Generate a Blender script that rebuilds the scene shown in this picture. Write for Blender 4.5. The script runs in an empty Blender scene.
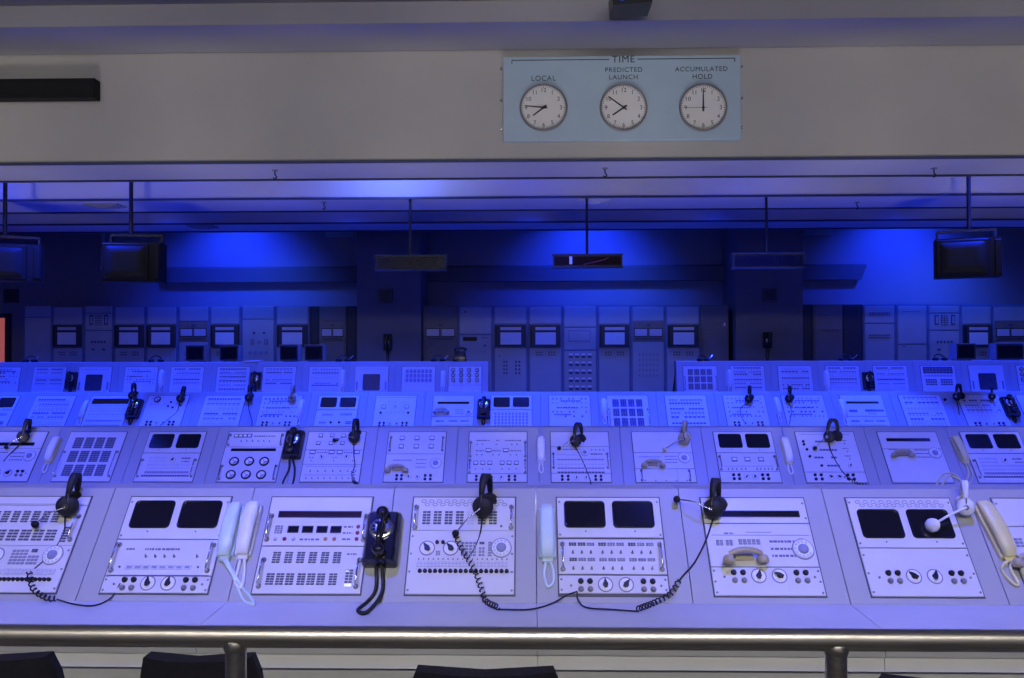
import bpy, math, random
from mathutils import Matrix, Vector
random.seed(7)
S = bpy.context.scene
COL = S.collection
PI = math.pi
rad = math.radians

# ------------------------------------------------------------------ camera
FPX = 800.0
CAMZ = 1.88
YAW, ROLL, PITCH = rad(1.222), rad(0.12), rad(0.729)
F0 = Vector((-math.sin(YAW) * math.cos(PITCH), math.cos(YAW) * math.cos(PITCH), math.sin(PITCH)))
R0 = Vector((math.cos(YAW), math.sin(YAW), 0))
U0 = R0.cross(F0)
CR = R0 * math.cos(ROLL) - U0 * math.sin(ROLL)
CU = U0 * math.cos(ROLL) + R0 * math.sin(ROLL)
cam = bpy.data.objects.new('camera', bpy.data.cameras.new('camera'))
COL.objects.link(cam)
cam.data.sensor_width = 36.0
cam.data.lens = FPX / 1024.0 * 36.0
cam.data.clip_start = 0.05
cam.matrix_world = Matrix(((CR.x, CU.x, -F0.x, 0), (CR.y, CU.y, -F0.y, 0), (CR.z, CU.z, -F0.z, CAMZ), (0, 0, 0, 1)))
S.camera = cam

# ------------------------------------------------------------------ world, view
w = bpy.data.worlds.new('world'); S.world = w; w.use_nodes = True
w.node_tree.nodes['Background'].inputs[0].default_value = (0.3, 0.3, 0.6, 1)
w.node_tree.nodes['Background'].inputs[1].default_value = 0.012
S.view_settings.view_transform = 'Standard'
S.view_settings.look = 'None'
S.view_settings.gamma = 1
S.view_settings.use_curve_mapping = False
S.view_settings.exposure = 0.0

# ------------------------------------------------------------------ lights
BLUE = (0.008, 0.036, 1.0)
def area(name, loc, target, sx, sy, power, col, spread=180):
    l = bpy.data.lights.new(name, 'AREA'); l.shape = 'RECTANGLE'; l.size = sx; l.size_y = sy
    l.energy = power; l.color = col; l.spread = rad(spread)
    o = bpy.data.objects.new(name, l); COL.objects.link(o); o.location = loc
    o.rotation_euler = (Vector(target) - Vector(loc)).to_track_quat('-Z', 'Y').to_euler()
    return o
def spot(name, loc, target, power, col, ang, blend=1.0, radius=.12):
    l = bpy.data.lights.new(name, 'SPOT'); l.energy = power; l.color = col
    l.spot_size = rad(ang); l.spot_blend = blend; l.shadow_soft_size = radius
    o = bpy.data.objects.new(name, l); COL.objects.link(o); o.location = loc
    o.rotation_euler = (Vector(target) - Vector(loc)).to_track_quat('-Z', 'Y').to_euler()
    return o
FLOODS = []      # fixture positions, housings are built further down
def flood(loc, target, power, ang, blend=1.0, col=BLUE):
    spot('flood_lamp', loc, target, power, col, ang, blend)
    FLOODS.append((Vector(loc), Vector(target)))
# neutral strip light over the viewing gallery, and wall-washer strips aimed at the bulkhead
GALLERY = [(0.0, -1.5)]
area('gallery_lamp', (0, -1.5, 4.95), (0, 3.3, .7), 8.5, .35, 50, (1.0, .96, .9), 60)
area('added_gallery_fill', (0, -2.6, 4.95), (0, -4, 2.4), 9, .2, 60, (1.0, .96, .9), 140)  # added lamp: brightens the unseen gallery wall so the steel rail reflects it
WASH = [(-5.2, 3.2), (0, 3.2), (5.2, 3.2)]
for gx, gy in WASH:
    area('wash_lamp', (gx, gy, 4.95), (gx, gy + 5, 5.25), 4.6, .12, 8.2 if gx == 0 else 7.6, (1.0, .96, .92), 66)
# added neutral uplighters, unseen behind the first console row, to brighten the beams
ADDED_UPLIGHTS = [(x, 5.3, .45) for x in (-6.3, -4.2, -2.1, 0, 2.1, 4.2, 6.3)]
for u in ADDED_UPLIGHTS:
    spot('added_uplight_lamp', u, (u[0] * 1.05, 8.4, 3.8), 215, (1.0, .95, .88), 51, 1.0, .3)
# blue floods in front of the bulkhead, aimed at the first two rows
for x in (-4.6, -1.55, 1.55, 4.6):
    flood((x, 2.5, 4.9), (x * 1.05, 4.5, .9), 980, 64, col=(.06, .075, 1.0))
    flood((x * 1.15, 4.9, 4.9), (x * 1.2, 6.5, .9), 700, 70, col=(.012, .042, 1.0))
# blue floods in the bay behind the bulkhead, aimed down at rows three and four
for x in (-8.2, -5.4, -2.7, 0, 2.7, 5.4, 8.2):
    flood((x, 8.95, 4.45), (x, 9.25, 1.1), 1350, 90)
    flood((x, 11.3, 4.4), (x, 11.2, 1.2), 800, 92)
# blue floods washing the second beam, the racks and the back wall
flood((-1.72, 9.0, 4.2), (-1.72, 9.95, 4.0), 75, 130, col=(.12, .2, 1.0))
flood((-7.0, 9.0, 4.2), (-7.0, 9.95, 4.0), 45, 130)
flood((-4.3, 9.0, 4.2), (-4.3, 9.95, 4.0), 14, 140)
flood((7.2, 9.0, 4.2), (7.2, 9.95, 4.0), 12, 140)
for x in (-5.2, .9, 6.4):
    flood((x + .7, 12.8, 4.5), (x + .7, 13.5, 1.9), 130, 95, col=(.05, .17, .8))
for x, p in ((-5.2, 500), (1.05, 500), (6.5, 480)):
    flood((x, 12.9, 4.6), (x, 14.2, 2.5), p, 104)

# ------------------------------------------------------------------ materials
MATS = {}
def mat(name, col, rough=.5, metal=0.0, spec=.5, noise=0.0, scale=30, emit=None, estr=0, bump=0.0, stretch=None, coat=0):
    m = bpy.data.materials.new(name); m.use_nodes = True
    nt = m.node_tree; b = nt.nodes['Principled BSDF']
    b.inputs['Base Color'].default_value = (*col, 1)
    b.inputs['Roughness'].default_value = rough
    b.inputs['Metallic'].default_value = metal
    b.inputs['Specular IOR Level'].default_value = spec
    b.inputs['Coat Weight'].default_value = coat
    if emit:
        b.inputs['Emission Color'].default_value = (*emit, 1); b.inputs['Emission Strength'].default_value = estr
    if noise or bump:
        tc = nt.nodes.new('ShaderNodeTexCoord'); n = nt.nodes.new('ShaderNodeTexNoise')
        n.inputs['Scale'].default_value = scale; n.inputs['Detail'].default_value = 4
        src = tc.outputs['Object']
        if stretch:
            mp = nt.nodes.new('ShaderNodeMapping'); mp.inputs['Scale'].default_value = stretch
            nt.links.new(src, mp.inputs[0]); src = mp.outputs[0]
        nt.links.new(src, n.inputs['Vector'])
        if noise:
            cr = nt.nodes.new('ShaderNodeValToRGB')
            cr.color_ramp.elements[0].position = .3; cr.color_ramp.elements[1].position = .7
            cr.color_ramp.elements[0].color = (*[c * (1 - noise) for c in col], 1)
            cr.color_ramp.elements[1].color = (*[min(1, c * (1 + noise * .5)) for c in col], 1)
            nt.links.new(n.outputs['Fac'], cr.inputs[0]); nt.links.new(cr.outputs[0], b.inputs['Base Color'])
        if bump:
            bp = nt.nodes.new('ShaderNodeBump'); bp.inputs['Strength'].default_value = bump; bp.inputs['Distance'].default_value = .002
            nt.links.new(n.outputs['Fac'], bp.inputs['Height']); nt.links.new(bp.outputs[0], b.inputs['Normal'])
    MATS[name] = m
    return m
mat('body', (.43, .43, .42), .45, noise=.06, scale=3, bump=.05)
mat('panel', (.71, .70, .68), .42, noise=.05, scale=5)
mat('gasket', (.10, .10, .09), .6, noise=.1, scale=40)
mat('worktop', (.60, .60, .60), .35, noise=.05, scale=4)
mat('apron', (.82, .82, .78), .5, noise=.05, scale=4)
mat('knee', (.55, .55, .54), .5, noise=.06, scale=4)
mat('key_dark', (.10, .11, .17), .45, noise=.2, scale=60)
mat('key_mid', (.30, .31, .42), .45, noise=.15, scale=60)
mat('key_light', (.62, .62, .70), .4, noise=.1, scale=60)
mat('key_white', (.88, .88, .86), .4, noise=.05, scale=60)
mat('key_lit', (.9, .9, .95), .4, noise=.05, emit=(.75, .8, 1), estr=.8)
mat('print', (.16, .16, .20), .6, noise=.1, scale=80)
mat('screen', (.012, .012, .016), .12, noise=.2, scale=9, spec=.5)
mat('screen_grey', (.014, .015, .016), .6, noise=.2, scale=9, spec=.25)
mat('screen_blue', (.055, .055, .09), .3, noise=.2, scale=12)
mat('black', (.014, .014, .015), .35, noise=.2, scale=30)
mat('black_gloss', (.012, .012, .02), .14, noise=.1, scale=30, coat=.5)
mat('black_matt', (.008, .008, .009), .6, noise=.2, scale=30, spec=.25)
mat('rubber', (.018, .018, .02), .6, noise=.2, scale=40)
mat('foam', (.02, .02, .02), .9, noise=.3, scale=90, bump=.4)
mat('chrome', (.7, .7, .72), .2, metal=1, noise=.08, scale=60)
mat('screwmetal', (.30, .29, .26), .4, metal=.6, noise=.1, scale=60)
mat('greyknob', (.26, .25, .25), .4, noise=.1, scale=60)
mat('scale', (.22, .2, .26), .5, noise=.1, scale=60)
mat('redlamp', (.25, .03, .04), .3, noise=.1, scale=60, emit=(1, .1, .05), estr=.03)
mat('amberlamp', (.45, .22, .10), .3, noise=.1, scale=60)
mat('redwindow', (.022, .003, .004), .5, noise=.4, scale=50, spec=.15)
mat('mint', (.70, .86, .80), .28, noise=.04, scale=20)
mat('white_plastic', (.90, .90, .87), .3, noise=.04, scale=20)
mat('cream', (.86, .79, .36), .3, noise=.05, scale=20)
mat('beige', (.52, .46, .27), .35, noise=.08, scale=20)
mat('steel', (.66, .62, .56), .36, metal=1, noise=.18, scale=6, stretch=(1, 25, 25), bump=.08)
mat('bulkhead', (.46, .445, .415), .7, noise=.05, scale=1.5, bump=.05)
mat('soffit', (.40, .39, .40), .7, noise=.05, scale=1.5)
mat('beam', (.62, .61, .60), .7, noise=.05, scale=1.5)
mat('beamtrim', (.06, .07, .13), .5, noise=.1, scale=6)
mat('ceiling', (.34, .32, .28), .8, noise=.06, scale=1.5)
mat('backwall', (.30, .29, .29), .75, noise=.06, scale=1.2)
mat('ledge', (.13, .125, .12), .6, noise=.06, scale=1.5)
mat('column', (.20, .19, .18), .75, noise=.06, scale=1.5)
mat('sidewall', (.32, .31, .31), .75, noise=.06, scale=1.2)
mat('gallerywall', (.62, .60, .57), .75, noise=.05, scale=1.2)
mat('floor', (.16, .16, .17), .6, noise=.15, scale=8)
mat('rack', (.44, .47, .48), .5, noise=.06, scale=3)
mat('rack_dark', (.05, .05, .055), .6, noise=.15, scale=4)
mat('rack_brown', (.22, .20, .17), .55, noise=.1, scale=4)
mat('paper', (.80, .82, .86), .7, noise=.05, scale=20)
mat('clockboard', (.40, .53, .62), .45, noise=.04, scale=4)
mat('clockface', (.78, .77, .72), .5, noise=.03, scale=6)
mat('ink', (.015, .017, .025), .6, noise=.1, scale=40)
mat('fabric', (.016, .015, .026), .75, noise=.3, scale=60, bump=.3)
mat('brown_box', (.12, .09, .07), .6, noise=.1, scale=20)
mat('warm', (.5, .2, .16), .6, noise=.25, scale=3, emit=(1, .22, .2), estr=.30)
mat('lens', (.2, .25, .9), .3, noise=.02, emit=(.1, .15, 1), estr=3)
mat('diffuser', (.9, .9, .88), .4, noise=.02, emit=(1, .96, .9), estr=3)
mat('bluepaint', (.20, .24, .36), .5, noise=.1, scale=8)
mat('ledmark', (.3, .05, .05), .5, noise=.1, scale=30)

# ------------------------------------------------------------------ mesh builder
class MB:
    def __init__(s): s.v = []; s.f = []; s.m = []; s.sm = []; s.mats = []
    def mi(s, name):
        if name not in s.mats: s.mats.append(name)
        return s.mats.index(name)
    def add(s, vs, fs, m, M=None, smooth=False):
        b = len(s.v); k = s.mi(m)
        s.v += [tuple(M @ Vector(p)) if M else tuple(p) for p in vs]
        for f in fs:
            s.f.append([b + i for i in f]); s.m.append(k); s.sm.append(smooth)
        return s
    def box(s, x0, x1, y0, y1, z0, z1, m, M=None):
        return s.add([(x0, y0, z0), (x1, y0, z0), (x1, y1, z0), (x0, y1, z0), (x0, y0, z1), (x1, y0, z1), (x1, y1, z1), (x0, y1, z1)],
                     [(3, 2, 1, 0), (4, 5, 6, 7), (0, 1, 5, 4), (1, 2, 6, 5), (2, 3, 7, 6), (3, 0, 4, 7)], m, M)
    def cbox(s, x0, x1, y0, y1, z0, z1, c, m, M=None):   # box with its upper rim chamfered
        a = [(x0, y0), (x1, y0), (x1, y1), (x0, y1)]; b = [(x0 + c, y0 + c), (x1 - c, y0 + c), (x1 - c, y1 - c), (x0 + c, y1 - c)]
        vs = [(*p, z0) for p in a] + [(*p, z1 - c) for p in a] + [(*p, z1) for p in b]
        fs = [(3, 2, 1, 0), (8, 9, 10, 11)]
        for k in range(4):
            j = (k + 1) % 4
            fs += [(k, j, j + 4, k + 4), (k + 4, j + 4, j + 8, k + 8)]
        return s.add(vs, fs, m, M)
    def prism(s, poly, z0, z1, m, M=None, smooth=False):  # polygon (counter-clockwise) extruded along z
        n = len(poly)
        s.add([(*p, z0) for p in poly] + [(*p, z1) for p in poly], [tuple(range(n - 1, -1, -1)), tuple(range(n, 2 * n))], m, M)
        return s.add([(*p, z0) for p in poly] + [(*p, z1) for p in poly], [(k, (k + 1) % n, (k + 1) % n + n, k + n) for k in range(n)], m, M, smooth)
    def lathe(s, prof, m, n=16, M=None, smooth=True, cap=True):  # prof: (r, z) going up
        vs = []; fs = []
        for r, z in prof:
            vs += [(r * math.cos(2 * PI * k / n), r * math.sin(2 * PI * k / n), z) for k in range(n)]
        for i in range(len(prof) - 1):
            for k in range(n):
                j = (k + 1) % n
                fs.append((i * n + k, i * n + j, (i + 1) * n + j, (i + 1) * n + k))
        s.add(vs, fs, m, M, smooth)
        if cap:
            i = len(prof) - 1
            s.add(vs[:n], [tuple(range(n - 1, -1, -1))], m, M); s.add(vs[i * n:], [tuple(range(n))], m, M)
        return s
    def tube(s, pts, r, m, n=8, M=None, closed=False):
        pts = [Vector(p) for p in pts]
        vs = []; fs = []; N = len(pts); up = None
        for i, p in enumerate(pts):
            a = pts[(i - 1) % N] if closed or i > 0 else p
            b = pts[(i + 1) % N] if closed or i < N - 1 else p
            t = (b - a)
            t = t.normalized() if t.length > 1e-9 else Vector((0, 0, 1))
            if up is None:
                up = Vector((0, 0, 1)) if abs(t.z) < .9 else Vector((1, 0, 0))
            u = (up - t * up.dot(t)).normalized(); up = u
            q = t.cross(u)
            rr = r[i] if isinstance(r, (list, tuple)) else r
            vs += [p + (u * math.cos(2 * PI * k / n) + q * math.sin(2 * PI * k / n)) * rr for k in range(n)]
        for i in range(N if closed else N - 1):
            for k in range(n):
                j = (k + 1) % n; i2 = (i + 1) % N
                fs.append((i * n + j, i * n + k, i2 * n + k, i2 * n + j)[::-1])
        s.add(vs, fs, m, M, True)
        if not closed:
            s.add(vs[:n], [tuple(range(n - 1, -1, -1))], m, M); s.add(vs[-n:], [tuple(range(n))], m, M)
        return s
    def loft(s, rings, m, M=None, smooth=True):           # rings of equal length, ends capped
        n = len(rings[0]); vs = [p for r in rings for p in r]; fs = []
        for i in range(len(rings) - 1):
            for k in range(n):
                j = (k + 1) % n
                fs.append((i * n + k, i * n + j, (i + 1) * n + j, (i + 1) * n + k))
        s.add(vs, fs, m, M, smooth)
        s.add(rings[0], [tuple(range(n - 1, -1, -1))], m, M); s.add(rings[-1], [tuple(range(n))], m, M)
        return s
    def mesh(s, name):
        me = bpy.data.meshes.new(name); me.from_pydata(s.v, [], s.f)
        for k in s.mats: me.materials.append(MATS[k])
        me.polygons.foreach_set('material_index', s.m); me.polygons.foreach_set('use_smooth', s.sm)
        me.update()
        return me
def link(name, me, parent=None, loc=None, rot=None):
    o = bpy.data.objects.new(name, me); COL.objects.link(o)
    if parent: o.parent = parent
    if loc is not None: o.location = loc
    if rot is not None: o.rotation_euler = rot
    return o
def part(name, mb, parent=None, loc=None, rot=None, kind=None):
    o = link(name, mb.mesh(name), parent, loc, rot)
    if kind: o['kind'] = kind
    return o
LABELS = {}
def tag(o, label, cat, group=None):
    o['label'] = label; o['category'] = cat
    if group: o['group'] = group
    LABELS[label] = LABELS.get(label, 0) + 1
    return o
def thing(name, label, cat, loc=(0, 0, 0), rot=(0, 0, 0), group=None):
    o = link(name, None, None, loc, rot); o.empty_display_size = .1
    return tag(o, label, cat, group)
def struct(name, mb, label=None):
    o = part(name, mb); o['kind'] = 'structure'
    if label: o['label'] = label
    return o
CACHE = {}
def cached(key, fn):
    if key not in CACHE: CACHE[key] = fn()
    return CACHE[key]
def rrect(x0, x1, y0, y1, r, n=4):
    out = []
    for cx, cy, a in ((x1 - r, y1 - r, 0), (x0 + r, y1 - r, 90), (x0 + r, y0 + r, 180), (x1 - r, y0 + r, 270)):
        out += [(cx + r * math.cos(rad(a + 90 * k / n)), cy + r * math.sin(rad(a + 90 * k / n))) for k in range(n + 1)]
    return out
def spline(pts, n=6):                                     # Catmull-Rom through the points
    P = [Vector(p) for p in pts]; P = [P[0] * 2 - P[1]] + P + [P[-1] * 2 - P[-2]]; out = []
    for i in range(1, len(P) - 2):
        a, b, c, d = P[i - 1:i + 3]
        for k in range(n):
            t = k / n
            out.append(.5 * ((2 * b) + (c - a) * t + (2 * a - 5 * b + 4 * c - d) * t * t + (3 * b - a - 3 * c + d) * t ** 3))
    out.append(P[-2])
    return out
def text_mesh(name, body, size, m, ext=.0015, font_spacing=1.05):
    c = bpy.data.curves.new(name, 'FONT'); c.body = body; c.size = size; c.extrude = ext; c.align_x = 'CENTER'; c.align_y = 'CENTER'
    c.space_character = font_spacing; c.offset = 0
    o = bpy.data.objects.new(name, c); COL.objects.link(o)
    me = bpy.data.meshes.new_from_object(o.evaluated_get(bpy.context.evaluated_depsgraph_get()))
    bpy.data.objects.remove(o); me.materials.clear(); me.materials.append(MATS[m])
    return me
# where a line of sight meets a plane of the room (for placing things at their real depth)
def ray(px, py):
    return F0 + CR * ((px - 512) / FPX) - CU * ((py - 339) / FPX)
CAMP = Vector((0, 0, CAMZ))
def at_y(px, py, Y):
    d = ray(px, py); return CAMP + d * (Y / d.y)
def at_z(px, py, z):
    d = ray(px, py); return CAMP + d * ((z - CAMZ) / d.z)

# ------------------------------------------------------------------ room shell
XL, XR, YB = -11.5, 11.5, 14.2
struct('floor', MB().box(XL, XR, -4, YB + .3, -.1, 0, 'floor'))
ROWS = [  # Y of panel bottom edge, z of panel bottom edge, X of console 0, floor level
    (3.524, .800, -1.666, 0.0), (6.447, .809, -3.654, 0.0), (9.156, .959, -5.639, .15), (11.539, 1.257, -7.037, .45)]
PITCHX = .6787
PW = .48
def setrow(r):                                           # slope of a row's face: the back row stands steeper
    global TH, CT, ST, PH, FN, FT, FROT
    dd = .09 if r == 3 else .288
    TH = math.atan2(.372, dd); CT, ST = math.cos(TH), math.sin(TH); PH = math.hypot(.372, dd)
    FN = Vector((0, -ST, CT)); FT = Vector((0, CT, ST)); FROT = (TH, 0, 0)
setrow(0)
struct('floor_step_1', MB().box(XL, XR, 8.0, YB, 0, .15, 'floor'))
struct('floor_step_2', MB().box(XL, XR, 10.3, YB, .15, .45, 'floor'))
struct('wall_back', MB().box(XL, XR, YB, YB + .2, -.1, 5.0, 'backwall'))
struct('wall_left', MB().box(XL - .2, XL, -4, YB + .2, -.1, 5.4, 'sidewall'))
struct('wall_right', MB().box(XR, XR + .2, -4, YB + .2, -.1, 5.4, 'sidewall'))
struct('wall_front', MB().box(XL, XR, -4.2, -4, -.1, 5.4, 'gallerywall'))
ZB = CAMZ + 1.90                                         # underside of the beams
ZS = CAMZ + 3.01                                         # underside of the soffit
struct('ceiling', MB().box(XL, XR, -4, 7.32, ZS + .2, ZS + .3, 'ceiling'))
struct('ceiling_rear', MB().box(XL, XR, 8.84, YB, 4.75, 4.85, 'ceiling'))
struct('soffit', MB().box(XL, XR, 7.32, 8.84, ZS, ZS + .3, 'soffit'))
struct('wall_bulkhead', MB().box(XL, XR, 8.0, 8.84, ZB, ZS, 'bulkhead'))
struct('ceiling_beam', MB().box(XL, XR, 9.95, 10.88, ZB, 4.75, 'beam'))
struct('ceiling_beam', MB().box(XL, XR, 11.9, 12.7, ZB, 4.75, 'beam'))
for k, y in enumerate((8.0, 8.84, 9.95, 10.88, 11.9, 12.7)):
    front = k % 2 == 0
    mb = MB().box(XL, XR, y - .01 if front else y - .02, y if front else y + .008, ZB - .016, ZB + .006, 'beamtrim')
    mb.box(XL, XR, y - .01 if front else y - .03, y + .03 if front else y + .008, ZB - .018, ZB - .014, 'beamtrim')
    struct('trim_%d' % (k + 1), mb)
# columns in front of the back wall
for k, (a, b) in enumerate(((357, 421), (736, 803))):
    x0, x1 = at_y(a, 330, 13.3).x, at_y(b, 330, 13.3).x
    struct('wall_column_%d' % (k + 1), MB().box(x0, x1, 13.3, YB, .45, 4.75, 'column'))
# ledge along the back wall, in three runs between the columns
def ledge(n, a, b, cut=0):
    x0, x1 = at_y(a, 275, 14.08).x, at_y(b, 275, 14.08).x
    z1 = at_y(512, 267, 14.08).z; z0 = at_y(512, 281, 14.08).z
    mb = MB()
    prof = [(14.08, z0), (YB, z0), (YB, z1 + .03), (14.12, z1 + .03), (14.08, z1)]
    r0 = [(x0, y, z) for y, z in prof]
    r1 = [(x1 - (cut if z < z0 + .01 else 0), y, z) for y, z in prof]
    mb.loft([r1, r0], 'ledge', smooth=False)
    struct('wall_ledge_%d' % n, mb)
ledge(1, 163, 357); ledge(2, 421, 734); ledge(3, 803, 867, .1)
# lit doorway at the far left
p0, p1 = at_y(-40, 362, YB - .01), at_y(7, 318, YB - .01)
d = struct('door_1', MB().box(p0.x, p1.x, YB - .03, YB - .005, .45, p1.z, 'warm'), 'doorway glowing warm orange at far left')
mb = MB()
for x in (p0.x - .08, p1.x): mb.box(x, x + .08, YB - .07, YB, .45, p1.z + .08, 'rack_dark')
mb.box(p0.x, p1.x, YB - .07, YB, p1.z, p1.z + .08, 'rack_dark')
part('door_frame', mb, d)

# ------------------------------------------------------------------ consoles: face frame and controls
def face_origin(r):
    return Vector((0, ROWS[r][0], ROWS[r][1]))
ZW = lambda r: ROWS[r][1] - .035 * ST                    # worktop height of a row
def on_row(r, px, py, off=.006):                         # point on the sloping face, or on the worktop in front of it
    setrow(r); d = ray(px, py); o = face_origin(r)
    P = CAMP + d * ((o - CAMP).dot(FN) / d.dot(FN))
    if P.z < ZW(r):
        P = at_z(px, py, ZW(r)); return P + Vector((0, 0, off))
    return P + FN * off
class Panel:
    """one faceplate of a console; u runs left to right, v top to bottom over the console's whole face"""
    def __init__(s, con, v0, v1, m='panel', u0=0, u1=1, raise_=.008):
        s.u = (u0 + u1) / 2; s.vc = (v0 + v1) / 2; s.h = raise_
        wx, hy = (u1 - u0) * PW / 2, (v1 - v0) * PH / 2
        mb = MB().cbox(-wx, wx, -hy + .0008, hy - .0008, 0, raise_, .002, m)
        loc = (con['X0'] + (s.u - .5) * PW, *(face_origin(con['row']).yz + Vector((CT, ST)) * ((1 - s.vc) * PH)))
        s.o = part('panel', mb, con['obj'], Vector(loc) - con['obj'].location, FROT)
        s.small = con['row'] >= 2
    def xy(s, u, v): return ((u - s.u) * PW, -(v - s.vc) * PH)
    def put(s, name, me, u, v, rot=0):
        x, y = s.xy(u, v)
        return link(name, me, s.o, (x, y, s.h), (0, 0, rot))
    def rect(s, u0, v0, u1, v1):
        x0, y1 = s.xy(u0, v0); x1, y0 = s.xy(u1, v1); return x0, x1, y0, y1
    # --- controls
    def keys(s, u0, v0, u1, v1, nx, ny, m='key_dark', fx=.8, fy=.66, h=.004, name='button_block', skip=0):
        x0, x1, y0, y1 = s.rect(u0, v0, u1, v1); mb = MB(); dx, dy = (x1 - x0) / nx, (y1 - y0) / ny
        for i in range(nx):
            for j in range(ny):
                if skip and random.random() < skip: continue
                a = x0 + dx * (i + .5 - fx / 2); b = y0 + dy * (j + .5 - fy / 2)
                mb.cbox(a, a + dx * fx, b, b + dy * fy, s.h, s.h + h, min(.0012, dx * .1, dy * .1), m)
        if mb.v: return part(name, mb, s.o, kind='stuff')
    def block(s, u0, v0, u1, v1, ny=4, m='key_dark'):      # a switch block: frame with a few wide keys
        return s.keys(u0, v0, u1, v1, 2, ny, m, .86, .62)
    def label(s, u0, v0, u1, v1=None, m='print'):
        v1 = v1 if v1 is not None else v0 + .018
        x0, x1, y0, y1 = s.rect(u0, v0, u1, v1); mb = MB(); x = x0
        while x < x1:
            l = min(random.uniform(.006, .02), x1 - x)
            mb.box(x, x + l, y0, y1, s.h, s.h + .0006, m); x += l + random.uniform(.002, .006)
        return part('printed_label', mb, s.o, kind='stuff')
    def line(s, u0, v0, u1, v1, m='print', t=.0016):
        x0, x1, y0, y1 = s.rect(u0, v0, u1, v1)
        if abs(x1 - x0) < t: x0 -= t / 2; x1 += t / 2
        if abs(y1 - y0) < t: y0 -= t / 2; y1 += t / 2
        return part('engraved_line', MB().box(x0, x1, y0, y1, s.h, s.h + .0006, m), s.o)
    def screen(s, u0, v0, u1, v1, m='screen'):
        x0, x1, y0, y1 = s.rect(u0, v0, u1, v1); cx, cy = (x0 + x1) / 2, (y0 + y1) / 2
        wx, wy = (x1 - x0) / 2, (y1 - y0) / 2; mb = MB()
        rings = []
        for k, z in ((1.0, .0), (1.0, .004), (.95, .005), (.90, .0015)):
            rr = rrect(-wx * k, wx * k, -wy * k, wy * k, .018 * k, 3); rings.append([(x, y, z) for x, y in rr])
        mb.loft(rings[:3] + [rings[3]], m)
        return link('screen', mb.mesh('screen'), s.o, (cx, cy, s.h))
    def slot(s, u0, v0, u1, v1, m='screen', mf='black'):
        x0, x1, y0, y1 = s.rect(u0, v0, u1, v1); mb = MB(); b = .003
        mb.box(x0, x1, y0, y1, s.h, s.h + .0012, m)
        for q in ((x0 - b, x1 + b, y1, y1 + b), (x0 - b, x1 + b, y0 - b, y0), (x0 - b, x0, y0, y1), (x1, x1 + b, y0, y1)):
            mb.box(*q, s.h, s.h + .004, mf)
        return part('display_slot', mb, s.o)
    def square(s, u, v, su=.055, sv=.045):                 # square indicator: light lens in a dark frame
        def f():
            mb = MB(); a, b = su * PW / 2, sv * PH / 2; t = .0042
            mb.cbox(-a, a, -b, b, 0, .004, .001, 'key_white')
            for q in ((-a - t, a + t, b, b + t), (-a - t, a + t, -b - t * 1.6, -b), (-a - t, -a, -b, b), (a, a + t, -b, b)): mb.box(*q, 0, .006, 'key_dark')
            return mb.mesh('indicator')
        return s.put('indicator', cached(('sq', su, sv, PH), f), u, v)
    def jack(s, u, v, r=.0115, m='black'):
        def f():
            mb = MB()
            mb.lathe([(r * 1.15, 0), (r * 1.15, .003), (r * .95, .004), (r * .9, .012), (r * .7, .014)], m, 12)
            return mb.mesh('round_knob')
        return s.put('round_knob', cached(('jack', r, m), f), u, v)
    def dot(s, u, v, r=.006, m='key_dark'):
        def f():
            return MB().lathe([(r, 0), (r, .004), (r * .6, .006)], m, 8).mesh('lamp')
        return s.put('pilot_lamp', cached(('dot', r, m), f), u, v)
    def knob(s, u, v, ang=30, r=.034):
        def f():
            mb = MB()
            mb.lathe([(r, 0), (r, .0012)], 'scale', 24)
            mb.lathe([(r * .86, .0012), (r * .84, .003)], 'key_white', 24)
            mb.lathe([(r * .36, .003), (r * .33, .013)], 'black', 12)
            mb.loft([[(-r * .2, -r * .45, z), (r * .2, -r * .45, z), (r * .2, r * .25, z), (0, r * .78, z), (-r * .2, r * .25, z)] for z in (.006, .018)], 'black', smooth=False)
            return mb.mesh('rotary_knob')
        return s.put('rotary_knob', cached(('knob', r), f), u, v, rad(-ang))
    def dial(s, u, v, r=.042):
        def f():
            mb = MB()
            mb.lathe([(r * 1.13, 0), (r * 1.13, .0015)], 'scale', 28)
            mb.lathe([(r * 1.03, .0015), (r * 1.03, .004), (r, .006), (r * .55, .007)], 'key_white', 28)
            mb.lathe([(r * .55, .007), (r * .5, .012), (r * .3, .013)], 'key_mid', 20)
            for k in range(10):
                a = rad(60 + k * 29); M = Matrix.Translation((r * .78 * math.cos(a), r * .78 * math.sin(a), .006))
                mb.lathe([(r * .13, 0), (r * .13, .0016)], 'key_light', 8, M)
            return mb.mesh('telephone_dial')
        return s.put('telephone_dial', cached(('dial', r), f), u, v)
    def gauge(s, u, v, r=.036, ang=40):
        def f():
            mb = MB()
            mb.lathe([(r, 0), (r, .008), (r * .9, .012), (r * .74, .012), (r * .72, .004)], 'black', 24)
            mb.lathe([(r * .72, .002), (r * .72, .005)], 'key_white', 20)
            mb.box(-.0016, .0016, -r * .2, r * .6, .005, .0065, 'black')
            mb.prism([(-r * .5, -r * .45), (r * .5, -r * .45), (r * .3, -r * .2), (-r * .3, -r * .2)], .005, .007, 'greyknob')
            return mb.mesh('gauge')
        return s.put('gauge', cached(('gauge', r), f), u, v, rad(ang))
    def toggles(s, us, v, m='greyknob'):
        mb = MB()
        for u in us:
            x, y = s.xy(u, v); M = Matrix.Translation((x, y, s.h))
            mb.lathe([(.0065, 0), (.006, .003)], 'screwmetal', 8, M)
            mb.lathe([(.0025, .003), (.0035, .014)], m, 6, M @ Matrix.Rotation(rad(-20), 4, 'X'))
        return part('toggle_row', mb, s.o, kind='stuff')
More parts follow.
